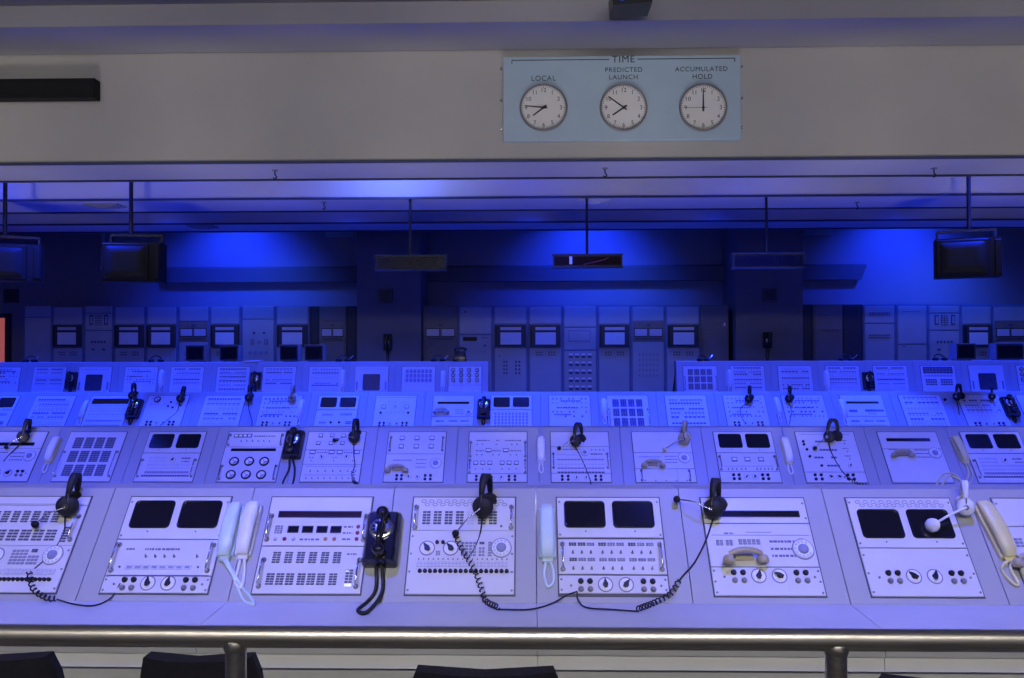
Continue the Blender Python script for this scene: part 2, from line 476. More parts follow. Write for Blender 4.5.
    def dots(s, us, v, m='key_dark', r=.0055):
        mb = MB()
        for u in us:
            x, y = s.xy(u, v); mb.lathe([(r, 0), (r * .8, .005)], m, 7, Matrix.Translation((x, y, s.h)))
        return part('lamp_row', mb, s.o, kind='stuff')
    def handle(s, u, v0, v1):
        L = (v1 - v0) * PH
        def f():
            mb = MB()
            mb.tube([(0, L / 2, 0), (0, L / 2, .022), (0, L / 2 - .008, .028), (0, -L / 2 + .008, .028), (0, -L / 2, .022), (0, -L / 2, 0)], .0045, 'chrome', 6)
            for e in (-1, 1): mb.lathe([(.012, 0), (.012, .003), (.008, .005)], 'screwmetal', 8, Matrix.Translation((0, e * L / 2, 0)))
            return mb.mesh('handle')
        return s.put('handle', cached(('handle', round(L, 3)), f), u, (v0 + v1) / 2)
    def screws(s, v0, v1, n=2):
        mb = MB()
        for u in (.022, .978):
            for k in range(n):
                v = v0 + (v1 - v0) * k / max(1, n - 1); x, y = s.xy(u, v)
                mb.lathe([(.0055, 0), (.004, .003)], 'screwmetal', 7, Matrix.Translation((x, y, s.h)))
        return part('screw_set', mb, s.o, kind='stuff')
    def vent(s, v0, v1):
        mb = MB(); n = 11
        for k in range(n):
            u = .12 + .76 * k / (n - 1)
            for j in (0, 1):
                vv = v0 + (v1 - v0) * (.27 if j == 0 else .76); x, y = s.xy(u + (.018 if j else -.018), vv)
                pts = [(x + .012 * math.cos(PI / 3 * a), y + .008 * math.sin(PI / 3 * a), s.h + .001) for a in range(6)]
                mb.tube(pts, .0014, 'scale', 4, closed=True)
        return part('vent_grille', mb, s.o, kind='stuff')
    def jackstrip(s, v, a1=-20, a2=50, du=0):
        for u in (.20, .285, .775, .86):
            s.jack(u + du, v - .032); s.jack(u + du, v + .045, m='greyknob')
        s.knob(.425 + du, v, a1); s.knob(.615 + du, v, a2)
        s.dots((.11 + du, .935 + du), v + .01, 'greyknob')
    def twin_screens(s, v0, v1):
        s.screen(.065, v0, .465, v1); s.screen(.535, v0, .935, v1)
        s.dots((.27, .74), v1 + .035, 'screwmetal', .004)

ORD = ['first', 'second', 'third', 'fourth', 'fifth', 'sixth', 'seventh', 'eighth', 'ninth', 'tenth', 'eleventh', 'twelfth', 'thirteenth', 'fourteenth',
       'fifteenth', 'sixteenth', 'seventeenth', 'eighteenth', 'nineteenth', 'twentieth']
ROWNAME = ['front row', 'second row', 'third row', 'back row']
def console(row, i, label):
    setrow(row)
    Y0, z0, X0, fz = ROWS[row]; X = X0 + i * PITCHX
    con = {'row': row, 'X0': X}
    by, bz = Y0 - .035 * CT, z0 - .035 * ST
    mg = .075 if row == 3 else .05
    ty, tz = Y0 + (PH + mg) * CT, z0 + (PH + mg) * ST
    con['obj'] = thing('control_console', label, 'console', (X, by + .2, fz), (0, 0, 0), 'consoles in the ' + ROWNAME[row])
    h = PITCHX / 2 - .002
    prof = [(by, bz + .001), (by + .42, bz + .001), (by + .42, bz - .2), (ty + .13, bz - .2), (ty + .13, tz - .012), (ty + .118, tz), (ty + .004, tz), (ty - .004, tz - .008)]
    prof = [(y - by - .2, z - fz) for y, z in prof]
    mb = MB().loft([[(-h, y, z) for y, z in prof][::-1], [(h, y, z) for y, z in prof][::-1]], 'body', smooth=False)
    part('body', mb, con['obj'])
    # lower cabinet with a door
    mb = MB().box(-h, h, .02, ty - by - .08, 0.0, bz - fz - .052, 'knee')
    part('lower_cabinet', mb, con['obj'])
    # gasket round the face panels
    e = .006
    c = Vector((X, Y0 + CT * PH / 2, z0 + ST * PH / 2))
    part('panel_frame', MB().cbox(-PW / 2 - e, PW / 2 + e, -PH / 2 - e, PH / 2 + e, 0, .0035, .001, 'gasket'), con['obj'], c - con['obj'].location, FROT)
    return con
def rng(a, b, n): return [a + (b - a) * k / (n - 1) for k in range(n)]

# ---- front row
def c_switchboard(con, top=True):                          # blocks above, knobs, dial and a strip of round keys below
    p = Panel(con, 0, .36); p.vent(.025, .1)
    for k in range(7): p.block(.1 + k * .108, .15, .1 + k * .108 + .08, .30, 5, 'key_light' if k == 4 else 'key_dark')
    p.handle(.035, .11, .33); p.handle(.965, .11, .33); p.dot(.87, .315, m='greyknob')
    q = Panel(con, .36, 1); q.screws(.42, .96, 4)
    q.knob(.17, .545, -40, .036); q.knob(.395, .545, -45, .036); q.jack(.262, .485, .008); q.jack(.318, .485, .008)
    q.keys(.255, .57, .30, .62, 2, 3, 'key_mid')
    q.keys(.49, .475, .64, .63, 4, 5, 'key_mid'); q.keys(.66, .475, .72, .51, 1, 1, 'key_dark'); q.keys(.745, .475, .79, .63, 1, 6, 'key_mid')
    q.keys(.66, .53, .72, .63, 2, 3, 'key_mid')
    q.dial(.875, .54); q.dots(rng(.1, .93, 19), .655, 'greyknob', .0035)
    q.keys(.08, .675, .94, .735, 26, 2, 'key_light', .8, .8)
    for u in rng(.12, .93, 18): q.jack(u, .775, .0085)
    return p
con = console(0, -1, 'front-row console with many switch blocks at left edge, beside the leftmost headset')
p = Panel(con, 0, .1); p.line(.04, .085, .96, .087)
p = Panel(con, .1, .53)
for k in range(7): p.block(.09 + k * .1, .16, .09 + k * .1 + .075, .29, 5)
for k in range(6): p.block(.07 + k * .125, .36, .07 + k * .125 + .105, .485, 4)
p.block(.85, .33, .915, .5, 6); p.handle(.955, .22, .47); p.handle(.04, .22, .47)
q = Panel(con, .53, 1); q.knob(.3, .63, -20, .036); q.knob(.08, .63, 30, .036); q.jack(.15, .565, .008); q.jack(.205, .565, .008)
q.keys(.44, .57, .6, .73, 4, 5, 'key_mid'); q.keys(.62, .56, .69, .61, 1, 1); q.keys(.61, .63, .72, .73, 3, 3, 'key_mid')
q.dial(.845, .63); q.keys(.06, .765, .93, .83, 26, 2, 'key_light', .8, .8)
for u in rng(.1, .9, 20): q.jack(u, .875, .008)
q.screws(.58, .96, 3)

con = console(0, 0, 'front-row console with two dark screens left of the twin white handsets')
p = Panel(con, 0, .46); p.twin_screens(.045, .345); p.screws(.06, .42, 2)
q = Panel(con, .465, .83); q.label(.12, .555, .2); q.label(.3, .555, .64, .575); q.toggles(rng(.33, .6, 4), .64); q.toggles([.82], .64)
q.keys(.16, .72, .8, .775, 8, 1, 'key_light', .86, .8); q.keys(.165, .733, .795, .763, 8, 1, 'key_mid', .62, .8, .0045)
q.dots((.11, .855), .745); q.line(.02, .826, .98, .828); q.handle(.04, .52, .78); q.handle(.95, .52, .78)
r = Panel(con, .835, 1); r.jackstrip(.905, 0, 10); r.screws(.87, .97, 2)

con = console(0, 1, 'front-row console with long red display slot beside the black dial telephone')
p = Panel(con, 0, .525); p.slot(.105, .165, .91, .222, 'redwindow'); p.keys(.09, .31, .17, .4, 3, 4, 'key_mid')
for u in (.225, .365, .505, .64): p.slot(u, .325, u + .095, .385, 'screen', 'black'); p.label(u + .012, .345, u + .07, .36, 'key_mid')
for v in (.325, .39, .455): p.dot(.90, v, .0095, 'redlamp'); p.label(.76, v - .008, .85)
p.dot(.115, .455, .0095, 'key_light'); p.dot(.205, .455, .0095, 'redlamp'); p.dot(.29, .455, .009, 'key_light')
p.dot(.6, .455, .0095, 'amberlamp'); p.dot(.685, .455, .0095, 'amberlamp'); p.label(.35, .45, .54); p.handle(.035, .21, .46); p.handle(.965, .21, .46)
p.line(.06, .275, .8, .276, 'key_light')
q = Panel(con, .53, 1)
for k in range(6): q.block(.125 + k * .115, .585, .125 + k * .115 + .078, .705, 5)
for k in range(7): q.block(.105 + k * .092 + (.015 if k > 2 else 0) + (.02 if k > 5 else 0), .8, .105 + k * .092 + (.015 if k > 2 else 0) + (.02 if k > 5 else 0) + .078, .92, 5)
q.keys(.84, .76, .915, .9, 2, 5, 'key_dark'); q.keys(.84, .9, .915, .935, 1, 1, 'key_lit'); q.keys(.845, .77, .87, .79, 1, 1, 'key_lit', h=.006)
q.label(.83, .6, .92); q.handle(.05, .67, .93); q.handle(.955, .67, .93)

con = console(0, 2, 'front-row console with row of small round black keys, behind the hanging headset cord')
c_switchboard(con)

con = console(0, 3, 'front-row console with two dark screens right of the mint-white handset')
p = Panel(con, 0, .43); p.twin_screens(.04, .33); p.screws(.05, .4, 2)
q = Panel(con, .445, .80)
for g in range(3):
    for k in range(3):
        u = .1 + g * .28 + k * .085
        for v, mm in ((.5, random.choice(('key_dark', 'key_mid', 'key_mid'))), (.655, random.choice(('key_mid', 'key_mid', 'key_dark')))):
            q.keys(u, v - .018, u + .074, v + .018, 3, 2, mm, .85, .75)
    for v in (.585, .745): q.toggles([.137 + g * .28 + k * .085 for k in range(3)], v)
q.handle(.04, .5, .75); q.handle(.96, .5, .75)
r = Panel(con, .81, .985); r.jackstrip(.9, -5, 40); r.screws(.85, .95, 2)

con = console(0, 4, 'front-row console with beige handset lying on it and dark display slot')
p = Panel(con, 0, .275); p.slot(.06, .15, .92, .205); p.screws(.06, .22, 2)
q = Panel(con, .28, .72); q.label(.17, .375, .26, .39); q.line(.38, .37, .62, .372); q.line(.05, .40, .97, .402)
q.keys(.08, .45, .15, .51, 2, 4, 'key_mid'); q.keys(.17, .45, .24, .51, 2, 4, 'key_mid'); q.keys(.29, .44, .5, .5, 5, 3, 'key_mid')
for v in (.455, .53, .6): q.label(.585, v, .82, v + .022)
q.dial(.885, .545, .044); q.keys(.86, .43, .91, .46, 1, 1, 'key_mid'); q.line(.5, .41, .502, .68, 'key_light')
r = Panel(con, .725, 1); r.jackstrip(.81, 10, -60); r.screws(.76, .97, 3)

con = console(0, 5, 'front-row console with two dark screens beneath the white headset microphone')
p = Panel(con, 0, .525); p.vent(.025, .1); p.twin_screens(.125, .43); p.screws(.05, .48, 2)
q = Panel(con, .53, 1); q.jackstrip(.81, -50, 15); q.screws(.6, .96, 3)

con = console(0, 6, 'front-row console cut by the right photo edge beside the cream handset')
p = Panel(con, 0, .3); p.screws(.06, .26, 2)
q = Panel(con, .305, 1); q.keys(.05, .42, .13, .52, 2, 3, 'key_mid'); q.keys(.16, .42, .23, .52, 2, 3, 'key_mid'); q.jackstrip(.8); q.dial(.88, .55)

# ---- second row
def slot_dial(con, v=.2, dv=.46):
    p = Panel(con, 0, .34); p.slot(.12, v, .85, v + .05)
    q = Panel(con, .345, 1)
    for k in (-.07, 0, .07): q.label(.53, dv + k, .76, dv + k + .02)
    q.dial(.86, dv, .045); q.label(.1, dv - .08, .45)
    return q
def twelve_blocks(con, v0=.06, v1=.95):
    p = Panel(con, 0, 1)
    for a in range(4):
        for b in range(3):
            u = .13 + a * .19; v = v0 + .06 + b * (v1 - v0 - .06) / 3
            p.keys(u, v, u + .155, v + (v1 - v0 - .06) / 3 - .05, 3, 6, 'key_dark', .9, .78)
    p.handle(.035, .42, .9); p.handle(.965, .42, .9)
    return p
def screens_keys(con):
    p = Panel(con, 0, .43); p.twin_screens(.05, .34)
    q = Panel(con, .44, 1)
    for k, (v, mm) in enumerate(((.51, 'key_light'), (.58, 'key_light'), (.65, 'key_light'), (.72, 'key_light'), (.80, 'key_mid'))):
        q.keys(.14, v, .9 if k > 1 else .45, v + .05, 18 if k > 1 else 8, 1, mm, .85, .8)
    q.keys(.1, .87, .92, .915, 20, 1, 'key_dark'); q.keys(.11, .925, .7, .965, 14, 1, 'key_white', .7, .9, .006)
    q.knob(.56, .58, 20, .022); q.label(.7, .53, .86, .56); q.label(.72, .6, .86, .62); q.handle(.04, .58, .9); q.handle(.96, .58, .9)
    return q
con = console(1, -1, 'second-row console with dark slot at left edge, black headset on top')
q = slot_dial(con, .235, .5); q.jackstrip(.84)
con = console(1, 0, 'second-row console covered by twelve dark switch blocks'); twelve_blocks(con)
con = console(1, 1, 'second-row console with two dark screens left of the six round gauges'); screens_keys(con)
con = console(1, 2, 'second-row console with six round white-faced gauges')
p = Panel(con, 0, .31); p.keys(.1, .05, .42, .12, 4, 1, 'key_dark', .98, 1); p.keys(.105, .06, .415, .11, 4, 1, 'key_white', .7, .8, .006); p.label(.46, .08, .84, .105)
p.toggles(rng(.25, .75, 6), .2); p.handle(.035, .07, .27); p.handle(.96, .07, .27)
q = Panel(con, .315, 1); q.slot(.12, .355, .89, .395)
for v in (.61, .87):
    for u in (.22, .48, .74): q.gauge(u + (.0), v, .041)
q.handle(.035, .7, .95); q.handle(.965, .7, .95)
con = console(1, 3, 'second-row console with square indicators right of the dangling black dial telephone')
p = Panel(con, 0, .37)
for u in (.22, .42, .62): p.square(u, .08)
for u in (.2, .42, .62, .83): p.square(u, .235)
p.jack(.52, .17, .012)
q = Panel(con, .375, .66)
for u in (.13, .46, .6, .9): q.square(u, .42, .08, .05)
q.label(.2, .42, .4); q.label(.67, .42, .84); q.dots((.1, .15, .5, .55), .53); q.knob(.3, .52, -15, .02); q.knob(.73, .52, 15, .02); q.dots((.13, .52, .85), .59)
r = Panel(con, .665, 1); r.line(.05, .7, .95, .703); r.toggles(rng(.15, .92, 7), .8); r.toggles(rng(.1, .92, 9), .94); r.line(.05, .87, .95, .873)
con = console(1, 4, 'second-row console with six square indicators and a beige handset')
p = Panel(con, 0, .45)
for u in (.24, .5, .76):
    for v in (.13, .3): p.square(u, v, .065, .06)
p.handle(.045, .12, .38); p.handle(.955, .12, .38)
q = Panel(con, .455, 1); q.label(.12, .57, .45)
for v in (.56, .635, .71): q.label(.52, v, .7, v + .015)
q.dial(.86, .64, .042)
for u in (.22, .3, .7, .79): q.jack(u, .88, .011); q.jack(u, .95, .011)
q.knob(.42, .915, 0, .018); q.knob(.57, .915, -40, .018)
con = console(1, 5, 'second-row console with two rows of indicators left of the white handset')
p = Panel(con, 0, .84)
for a, b in ((.12, .36), (.47, .53), (.62, .9)): p.label(a, .17, b, .19)
p.dots((.14, .23, .47, .74, .83), .26, r=.006); p.dots((.14, .23, .42, .52, .72, .82), .47, r=.006)
for a, b in ((.12, .27), (.4, .56), (.7, .9)): p.label(a, .38, b, .4)
for u in (.34, .64): p.square(u, .38, .08, .05)
for u in (.13, .25, .37, .58, .7, .82): p.square(u, .63, .06, .05); p.dots((u,), .75)
p.handle(.03, .22, .5); p.handle(.03, .58, .82); p.handle(.97, .22, .5); p.handle(.97, .58, .82)
q = Panel(con, .845, 1)
for u in (.15, .25, .7, .8): q.jack(u, .895, .0105); q.jack(u, .96, .0105)
q.knob(.42, .925, -10, .018); q.knob(.57, .925, 30, .018)
con = console(1, 6, 'second-row console with lined key rows behind a long headset cord')
p = Panel(con, 0, .3)
q = Panel(con, .305, .83); q.jack(.14, .345, .014); q.label(.2, .35, .5)
q.dial(.58, .42, .03); q.dots((.7, .77, .84, .9), .37); q.label(.68, .44, .88, .47)
for k, v in enumerate((.45, .55, .64, .72, .80)): q.keys(.1, v, .5 if k == 0 else .9, v + .03, 14, 1, ('key_light', 'key_mid', 'key_light', 'key_mid', 'key_dark')[k], .85, .8)
q.handle(.04, .45, .72); q.handle(.96, .45, .72)
r = Panel(con, .835, 1)
for u in (.18, .28, .74, .83): r.jack(u, .89, .0105); r.jack(u, .955, .0105)
r.knob(.42, .925, -10, .018); r.knob(.58, .925, 0, .018)
con = console(1, 7, 'second-row console with blank upper plate beneath the beige headset')
p = Panel(con, 0, .42)
q = Panel(con, .425, .74); q.label(.08, .5, .45, .52, 'key_mid')
for v in (.49, .55, .61): q.label(.52, v, .73, v + .016)
q.dial(.85, .53, .044)
r = Panel(con, .745, 1); r.handle(.1, .78, .96); r.handle(.9, .78, .96); r.dots(rng(.15, .85, 5), .97); r.line(.7, .76, .703, .99, 'key_mid')
con = console(1, 8, 'second-row console with two dark screens over three square indicators')
p = Panel(con, 0, .42); p.twin_screens(.045, .33)
q = Panel(con, .43, .79)
for u in (.28, .5, .73): q.square(u, .555, .075, .055)
q.line(.1, .69, .92, .693); q.toggles((.15, .22, .29, .37, .44), .75); q.toggles((.63, .69, .76, .82, .88), .75); q.handle(.035, .5, .75); q.handle(.965, .5, .75)
r = Panel(con, .795, 1)
for u in (.22, .31, .7, .79): r.jack(u, .86, .0115); r.jack(u, .935, .0115)
r.knob(.43, .9, 50, .02); r.knob(.57, .9, -20, .02)
con = console(1, 9, 'second-row console with scattered black knobs under the upright headset')
p = Panel(con, 0, .8); p.line(.05, .05, .93, .053)
for u, v in ((.1, .2), (.1, .26), (.13, .36), (.15, .5), (.31, .68), (.27, .34)): p.jack(u, v, .010)
for u0, v, u1 in ((.3, .2, .6), (.34, .37, .64), (.22, .52, .38), (.5, .52, .6), (.4, .68, .62)): p.keys(u0, v - .02, u1, v + .02, max(2, int((u1 - u0) * 22)), 1, 'key_dark', .8, .8)
p.dots((.8, .8, .8), .24); p.dots((.81,), .4); p.dots((.81,), .55)
for v in (.17, .33, .48): p.label(.74, v, .84)
p.knob(.79, .68, 40, .018)
q = Panel(con, .805, 1)
for u in (.16, .26, .7, .79): q.jack(u, .86, .0115); q.jack(u, .94, .0115)
q.knob(.42, .9, -60, .02); q.knob(.56, .9, -60, .02)
con = console(1, 10, 'second-row console with dark slot and blank lower plate, right of scattered knobs')
slot_dial(con, .14, .43)
con = console(1, 11, 'second-row console with two dark screens right of the cream handset'); screens_keys(con)
con = console(1, 12, 'second-row console cut by the right photo edge')
p = Panel(con, 0, .43); p.twin_screens(.05, .34); q = Panel(con, .44, 1); q.keys(.1, .55, .9, .9, 12, 4, 'key_mid')

# ---- third and back rows share a few kinds of face
def f_rows(con, rows, tone=('key_dark', 'key_mid', 'key_light')):
    p = Panel(con, 0, 1)
    for k, v in enumerate(rows):
        m = tone[(k * 7 + con['i']) % len(tone)]
        n = random.choice((8, 10, 12))
        if random.random() < .3:
            p.keys(.09, v, .44, v + .05, n // 2, 1, m, .8, .8); p.keys(.54, v, .91, v + .05, n // 2, 1, m, .8, .8)
        else: p.keys(.09, v, .91, v + .05, n, 1, m, .78, .8, skip=.08)
        p.dots(rng(.12, .88, n), v + .085, random.choice(('key_mid', 'key_dark')), .005)
    return p
def f_screens(con, low='keys'):
    p = Panel(con, 0, .42); p.twin_screens(.06, .35)
    q = Panel(con, .43, 1)
    if low == 'keys': q.keys(.08, .5, .92, .95, 10, 5, 'key_mid', .55, .7)
    else:
        q.label(.16, .55, .42, .6, 'key_mid'); q.label(.6, .53, .88, .6, 'key_mid'); q.label(.12, .78, .28, .83)
        q.jack(.4, .8, .013); q.jack(.6, .8, .013); q.keys(.75, .76, .9, .86, 5, 2)
    return p
def f_jacks(p, v):
    for u in (.17, .27, .72, .82): p.jack(u, v - .035, .0125); p.jack(u, v + .045, .0125)
    p.knob(.42, v, -30, .02); p.knob(.58, v, 40, .02)
def f_dots(con, seed, low=True):
    rnd = random.Random(seed); p = Panel(con, 0, 1)
    for k in range(5):
        us = [u for u in rng(.1, .9, 9) if rnd.random() < .7]
        if us: p.dots(us, .1 + k * .13, rnd.choice(('key_dark', 'key_dark', 'key_mid')), rnd.choice((.008, .010, .013)))
    for k in range(3):
        a = rnd.uniform(.08, .3); p.keys(a, .155 + k * .2, a + rnd.uniform(.4, .6), .19 + k * .2, 8, 1, 'key_dark', .75, .9)
    if low: f_jacks(p, .84)
    return p
def f_squares(con):
    p = Panel(con, 0, 1); p.line(.04, .06, .96, .063)
    for u in (.22, .78): p.square(u, .34, .09, .07)
    p.knob(.5, .34, 0, .018); p.jack(.16, .52, .013); p.jack(.83, .52, .013); p.dots((.3, .4, .5, .6, .7), .5, 'key_mid'); p.dots((.32, .5, .68), .2, 'key_mid')
    f_jacks(p, .85)
def f_slot(con, hand=False):
    p = Panel(con, 0, .62); p.slot(.12, .2, .88, .25)
    for v in (.42, .48, .54): p.label(.55, v, .76, v + .016)
    if hand: p.dial(.88, .5, .04)
    else: p.keys(.12, .42, .32, .52, 4, 1); p.keys(.5, .42, .95, .5, 7, 1)
    q = Panel(con, .63, 1); q.label(.1, .74, .3, .79); q.label(.42, .74, .62, .78); q.label(.7, .74, .9, .78); q.keys(.08, .85, .92, .95, 10, 2, 'key_light')
def f_monitor(con):                                        # one square screen in a raised surround
    p = Panel(con, 0, 1, raise_=.02); p.screen(.24, .3, .76, .93, 'screen_blue')
    p.slot(.05, .6, .08, .9, 'key_mid', 'key_dark'); p.slot(.92, .6, .95, .9, 'key_mid', 'key_dark'); p.line(.06, .1, .94, .103)
def f_lamps(con):
    p = Panel(con, 0, .72)
    for v in (.14, .34, .54):
        for u in (.14, .38, .62, .86): p.gauge(u, v, .028)
    Panel(con, .725, 1)
def f_wideslot(con):
    p = Panel(con, 0, .3); p.slot(.05, .1, .95, .24)
    q = Panel(con, .305, 1)
    for v in (.38, .46, .56): q.dots(rng(.08, .92, 14), v, 'key_dark', .005)
    q.keys(.06, .72, .94, .78, 14, 1, 'key_mid'); q.keys(.06, .86, .94, .92, 14, 1, 'key_mid')
def f_gauge(con):
    p = Panel(con, 0, 1); p.gauge(.24, .12, .04); p.dots((.12, .2, .3), .26); p.jack(.6, .2, .012); p.jack(.56, .32, .012); p.jack(.68, .36, .012); p.jack(.86, .3, .012)
    p.dots((.45, .8), .24); f_jacks(p, .82)
third = {-1: ('with two dark screens at left edge', lambda c: f_screens(c, 'x')), 0: ('with pale key rows left of a white handset', lambda c: f_rows(c, (.1, .24, .36, .5, .62, .78))),
    1: ('with wide dark slot left of a black dial telephone', f_wideslot), 2: ('with one gauge at its upper left corner', f_gauge),
    3: ('with label strips, second right of the single gauge', lambda c: f_rows(c, (.08, .22, .36, .52, .66, .8))),
    4: ('with scattered knobs, under the beige earpiece', lambda c: f_dots(c, 4)),
    5: ('with two dark screens left of centre', lambda c: f_screens(c, 'x')), 6: ('with two square indicators right of the dark screens', f_squares),
    7: ('with beige handset below a dark slot', lambda c: f_slot(c, True)), 8: ('with two dark screens right of a black telephone', f_screens),
    9: ('with rows of dots, left of a white handset near centre', lambda c: f_dots(c, 9, False)), 10: ('covered by twelve dark switch blocks', twelve_blocks),
    11: ('with dark key groups, right of the twelve blocks', lambda c: f_rows(c, (.12, .22, .38, .5, .62, .8), ('key_dark', 'key_dark', 'key_mid'))),
    12: ('with knob cluster under a black headset, right of centre', lambda c: f_dots(c, 12)), 13: ('with dotted arc of knobs between two white handsets', lambda c: f_dots(c, 31, False)),
    14: ('with thin dark slot right of a white handset', f_slot), 15: ('with four ruled key rows, second left of a black telephone', lambda c: f_rows(c, (.05, .2, .36, .52, .68, .8), ('key_mid', 'key_dark', 'key_light'))),
    16: ('with key rows and lower knobs, left of the last black telephone', lambda c: f_jacks(f_rows(c, (.14, .28, .42), ('key_mid', 'key_dark', 'key_mid')), .86)),
    17: ('cut by the right photo edge', f_slot)}
for i, (lab, fn) in third.items():
    con = console(2, i, 'third-row console ' + lab); con['i'] = i; fn(con)
R6 = (.06, .2, .34, .48, .62, .78)
back = {-1: ('with curved lamp rows at left edge', lambda c: f_dots(c, 90, False)), 0: ('with pale key rows left of the first square screen', lambda c: f_rows(c, R6)),
    1: ('with single square screen, leftmost of the three', f_monitor), 2: ('with dotted lamps left of a white handset', lambda c: f_dots(c, 92, False)),
    3: ('with three ruled key rows between a handset and its twin', lambda c: f_rows(c, (.06, .22, .3, .46, .6, .8), ('key_dark', 'key_mid', 'key_light'))),
    4: ('with two-column key rows left of a black telephone', lambda c: f_rows(c, (.06, .2, .36, .52, .68, .84), ('key_dark', 'key_dark', 'key_mid'))),
    5: ('with key rows right of a black telephone', lambda c: f_rows(c, R6, ('key_dark', 'key_light', 'key_mid'))),
    6: ('with comb-like key rows left of the middle square screen', lambda c: f_rows(c, (.08, .22, .4, .62, .7, .84), ('key_mid', 'key_dark', 'key_light'))),
    7: ('with single square screen, middle of the three', f_monitor), 8: ('with blue-grey key grid right of the middle square screen', lambda c: Panel(c, 0, 1).keys(.1, .1, .92, .62, 7, 3, 'key_mid', .75, .8)),
    9: ('with round white lamps at the end of the left run', f_lamps), 14: ('covered by twelve dark switch blocks', twelve_blocks),
    15: ('with key rows right of the twelve blocks', lambda c: f_rows(c, (.05, .2, .3, .5, .64, .8), ('key_dark', 'key_mid', 'key_dark'))),
    16: ('with arched key rows left of a white handset', lambda c: f_rows(c, (.08, .2, .44, .56, .7, .84), ('key_dark', 'key_light', 'key_dark'))),
    17: ('with pale lamp grid left of a black telephone', lambda c: f_rows(c, R6, ('key_mid', 'key_light', 'key_dark'))),
    18: ('with mixed key groups right of a black telephone', lambda c: f_rows(c, (.06, .28, .44, .5, .66, .82), ('key_dark', 'key_mid', 'key_light'))),
    19: ('with dark upper key band left of the last square screen', lambda c: (lambda p: (p.keys(.06, .04, .94, .3, 9, 3, 'key_dark', .92, .9), p.keys(.08, .36, .92, .42, 9, 1, 'key_mid'), p.keys(.1, .5, .44, .76, 5, 3), p.keys(.54, .5, .9, .76, 5, 3), p.keys(.1, .84, .9, .9, 9, 1, 'key_light')))(Panel(c, 0, 1))),
    20: ('with single square screen, rightmost of the three', f_monitor), 21: ('with small gauges at right edge', f_lamps)}
for i, (lab, fn) in back.items():
    con = console(3, i, 'back-row console ' + lab); con['i'] = i; fn(con)

# ------------------------------------------------------------------ worktops in front of each row
def worktop(row, i0, i1, label):
    setrow(row)
    Y0, z0, X0, fz = ROWS[row]; by, bz = Y0 - .035 * CT, z0 - .035 * ST
    a = X0 + (i0 - .5) * PITCHX; b = X0 + (i1 + .5) * PITCHX
    t = thing('worktop', label, 'worktop', ((a + b) / 2, by - .1, fz))
    cx = (a + b) / 2; x = a; n0 = i0
    while x < b - .01:
        x2 = min(b, x + 2 * PITCHX)
        q = lambda y: y - (by - .1)
        ring = []
        prof = [(by - .33, bz - .03), (by - .322, bz - .008), (by - .30, bz), (by + .42, bz), (by + .42, bz - .05), (by - .3, bz - .05), (by - .33, bz - .09), (by - .345, bz - .06)]
        prof = [(by + .205, bz), (by - .31, bz), (by - .335, bz - .012), (by - .342, bz - .04), (by - .33, bz - .1), (by - .3, bz - .1), (by - .3, bz - .045), (by + .205, bz - .045)]
        r = [[(xx - cx, q(y), z - fz) for y, z in prof] for xx in (x + .0012, x2 - .0012)]
        part('worktop_slab', MB().loft([k[::-1] for k in r][::-1], 'worktop', smooth=False), t)
        part('apron', MB().box(x - cx + .0012, x2 - cx - .0012, q(by - .325), q(by - .295), bz - .158 - fz, bz - .1015 - fz, 'apron'), t)
        part('modesty_panel', MB().box(x - cx + .003, x2 - cx - .003, q(by - .31), q(by - .29), .06, bz - .166 - fz, 'knee'), t)
        part('bracket', MB().prism([(q(by - .29), bz - .047 - fz), (q(by + .2), bz - .25 - fz), (q(by + .2), bz - .047 - fz)], -.02, .02, 'knee',
             Matrix(((0, 0, 1, (x + x2) / 2 - cx), (1, 0, 0, 0), (0, 1, 0, 0), (0, 0, 0, 1)))), t)
        x = x2
worktop(0, -1, 6, 'pale grey worktop running along the front console row behind the rail')
worktop(1, -1, 12, 'pale grey worktop running along the second console row')
worktop(2, -1, 17, 'pale grey worktop running along the third console row')
worktop(3, -1, 9, 'pale grey worktop of the left run in the back console row')
worktop(3, 14, 21, 'pale grey worktop of the right run in the back console row')
for i, lab in ((-2, 'front-row console just outside the left photo edge'), ):
    pass

# ------------------------------------------------------------------ phones
def cord_mesh(name, pts, r=.005, m='rubber', parent=None, n=5):
    return part(name, MB().tube(spline(pts, n), r, m, 6), parent)
def trim_mesh(m, m2):
    def f():                                               # tall slim handset seen from its back, on a low cradle
        mb = MB(); L = .235; W = .030
        rings = []
        for k in range(13):
            t = k / 12; y = -L / 2 + L * t
            zt = .030 + .030 * math.sin(PI * (.12 + .76 * t)) ** .8
            zb = .020 + .014 * math.sin(PI * t) ** 2
            ww = W * (.78 + .22 * math.sin(PI * min(1, max(0, .05 + t * .9))) ** .5)
            if k in (0, 12): zt -= .012; ww *= .85
            rings.append([(-ww, y, zb), (ww, y, zb), (ww, y, zt - .008), (ww * .72, y, zt), (-ww * .72, y, zt), (-ww, y, zt - .008)])
        mb.loft(rings, m)
        return mb.mesh('handset')
    def g():
        mb = MB(); mb.cbox(-.034, .034, -.115, .105, 0, .021, .004, m2)
        mb.cbox(-.022, .022, -.135, -.113, .002, .02, .004, m2)
        return mb.mesh('cradle')
    return cached(('trim', m), f), cached(('trimc', m2), g)
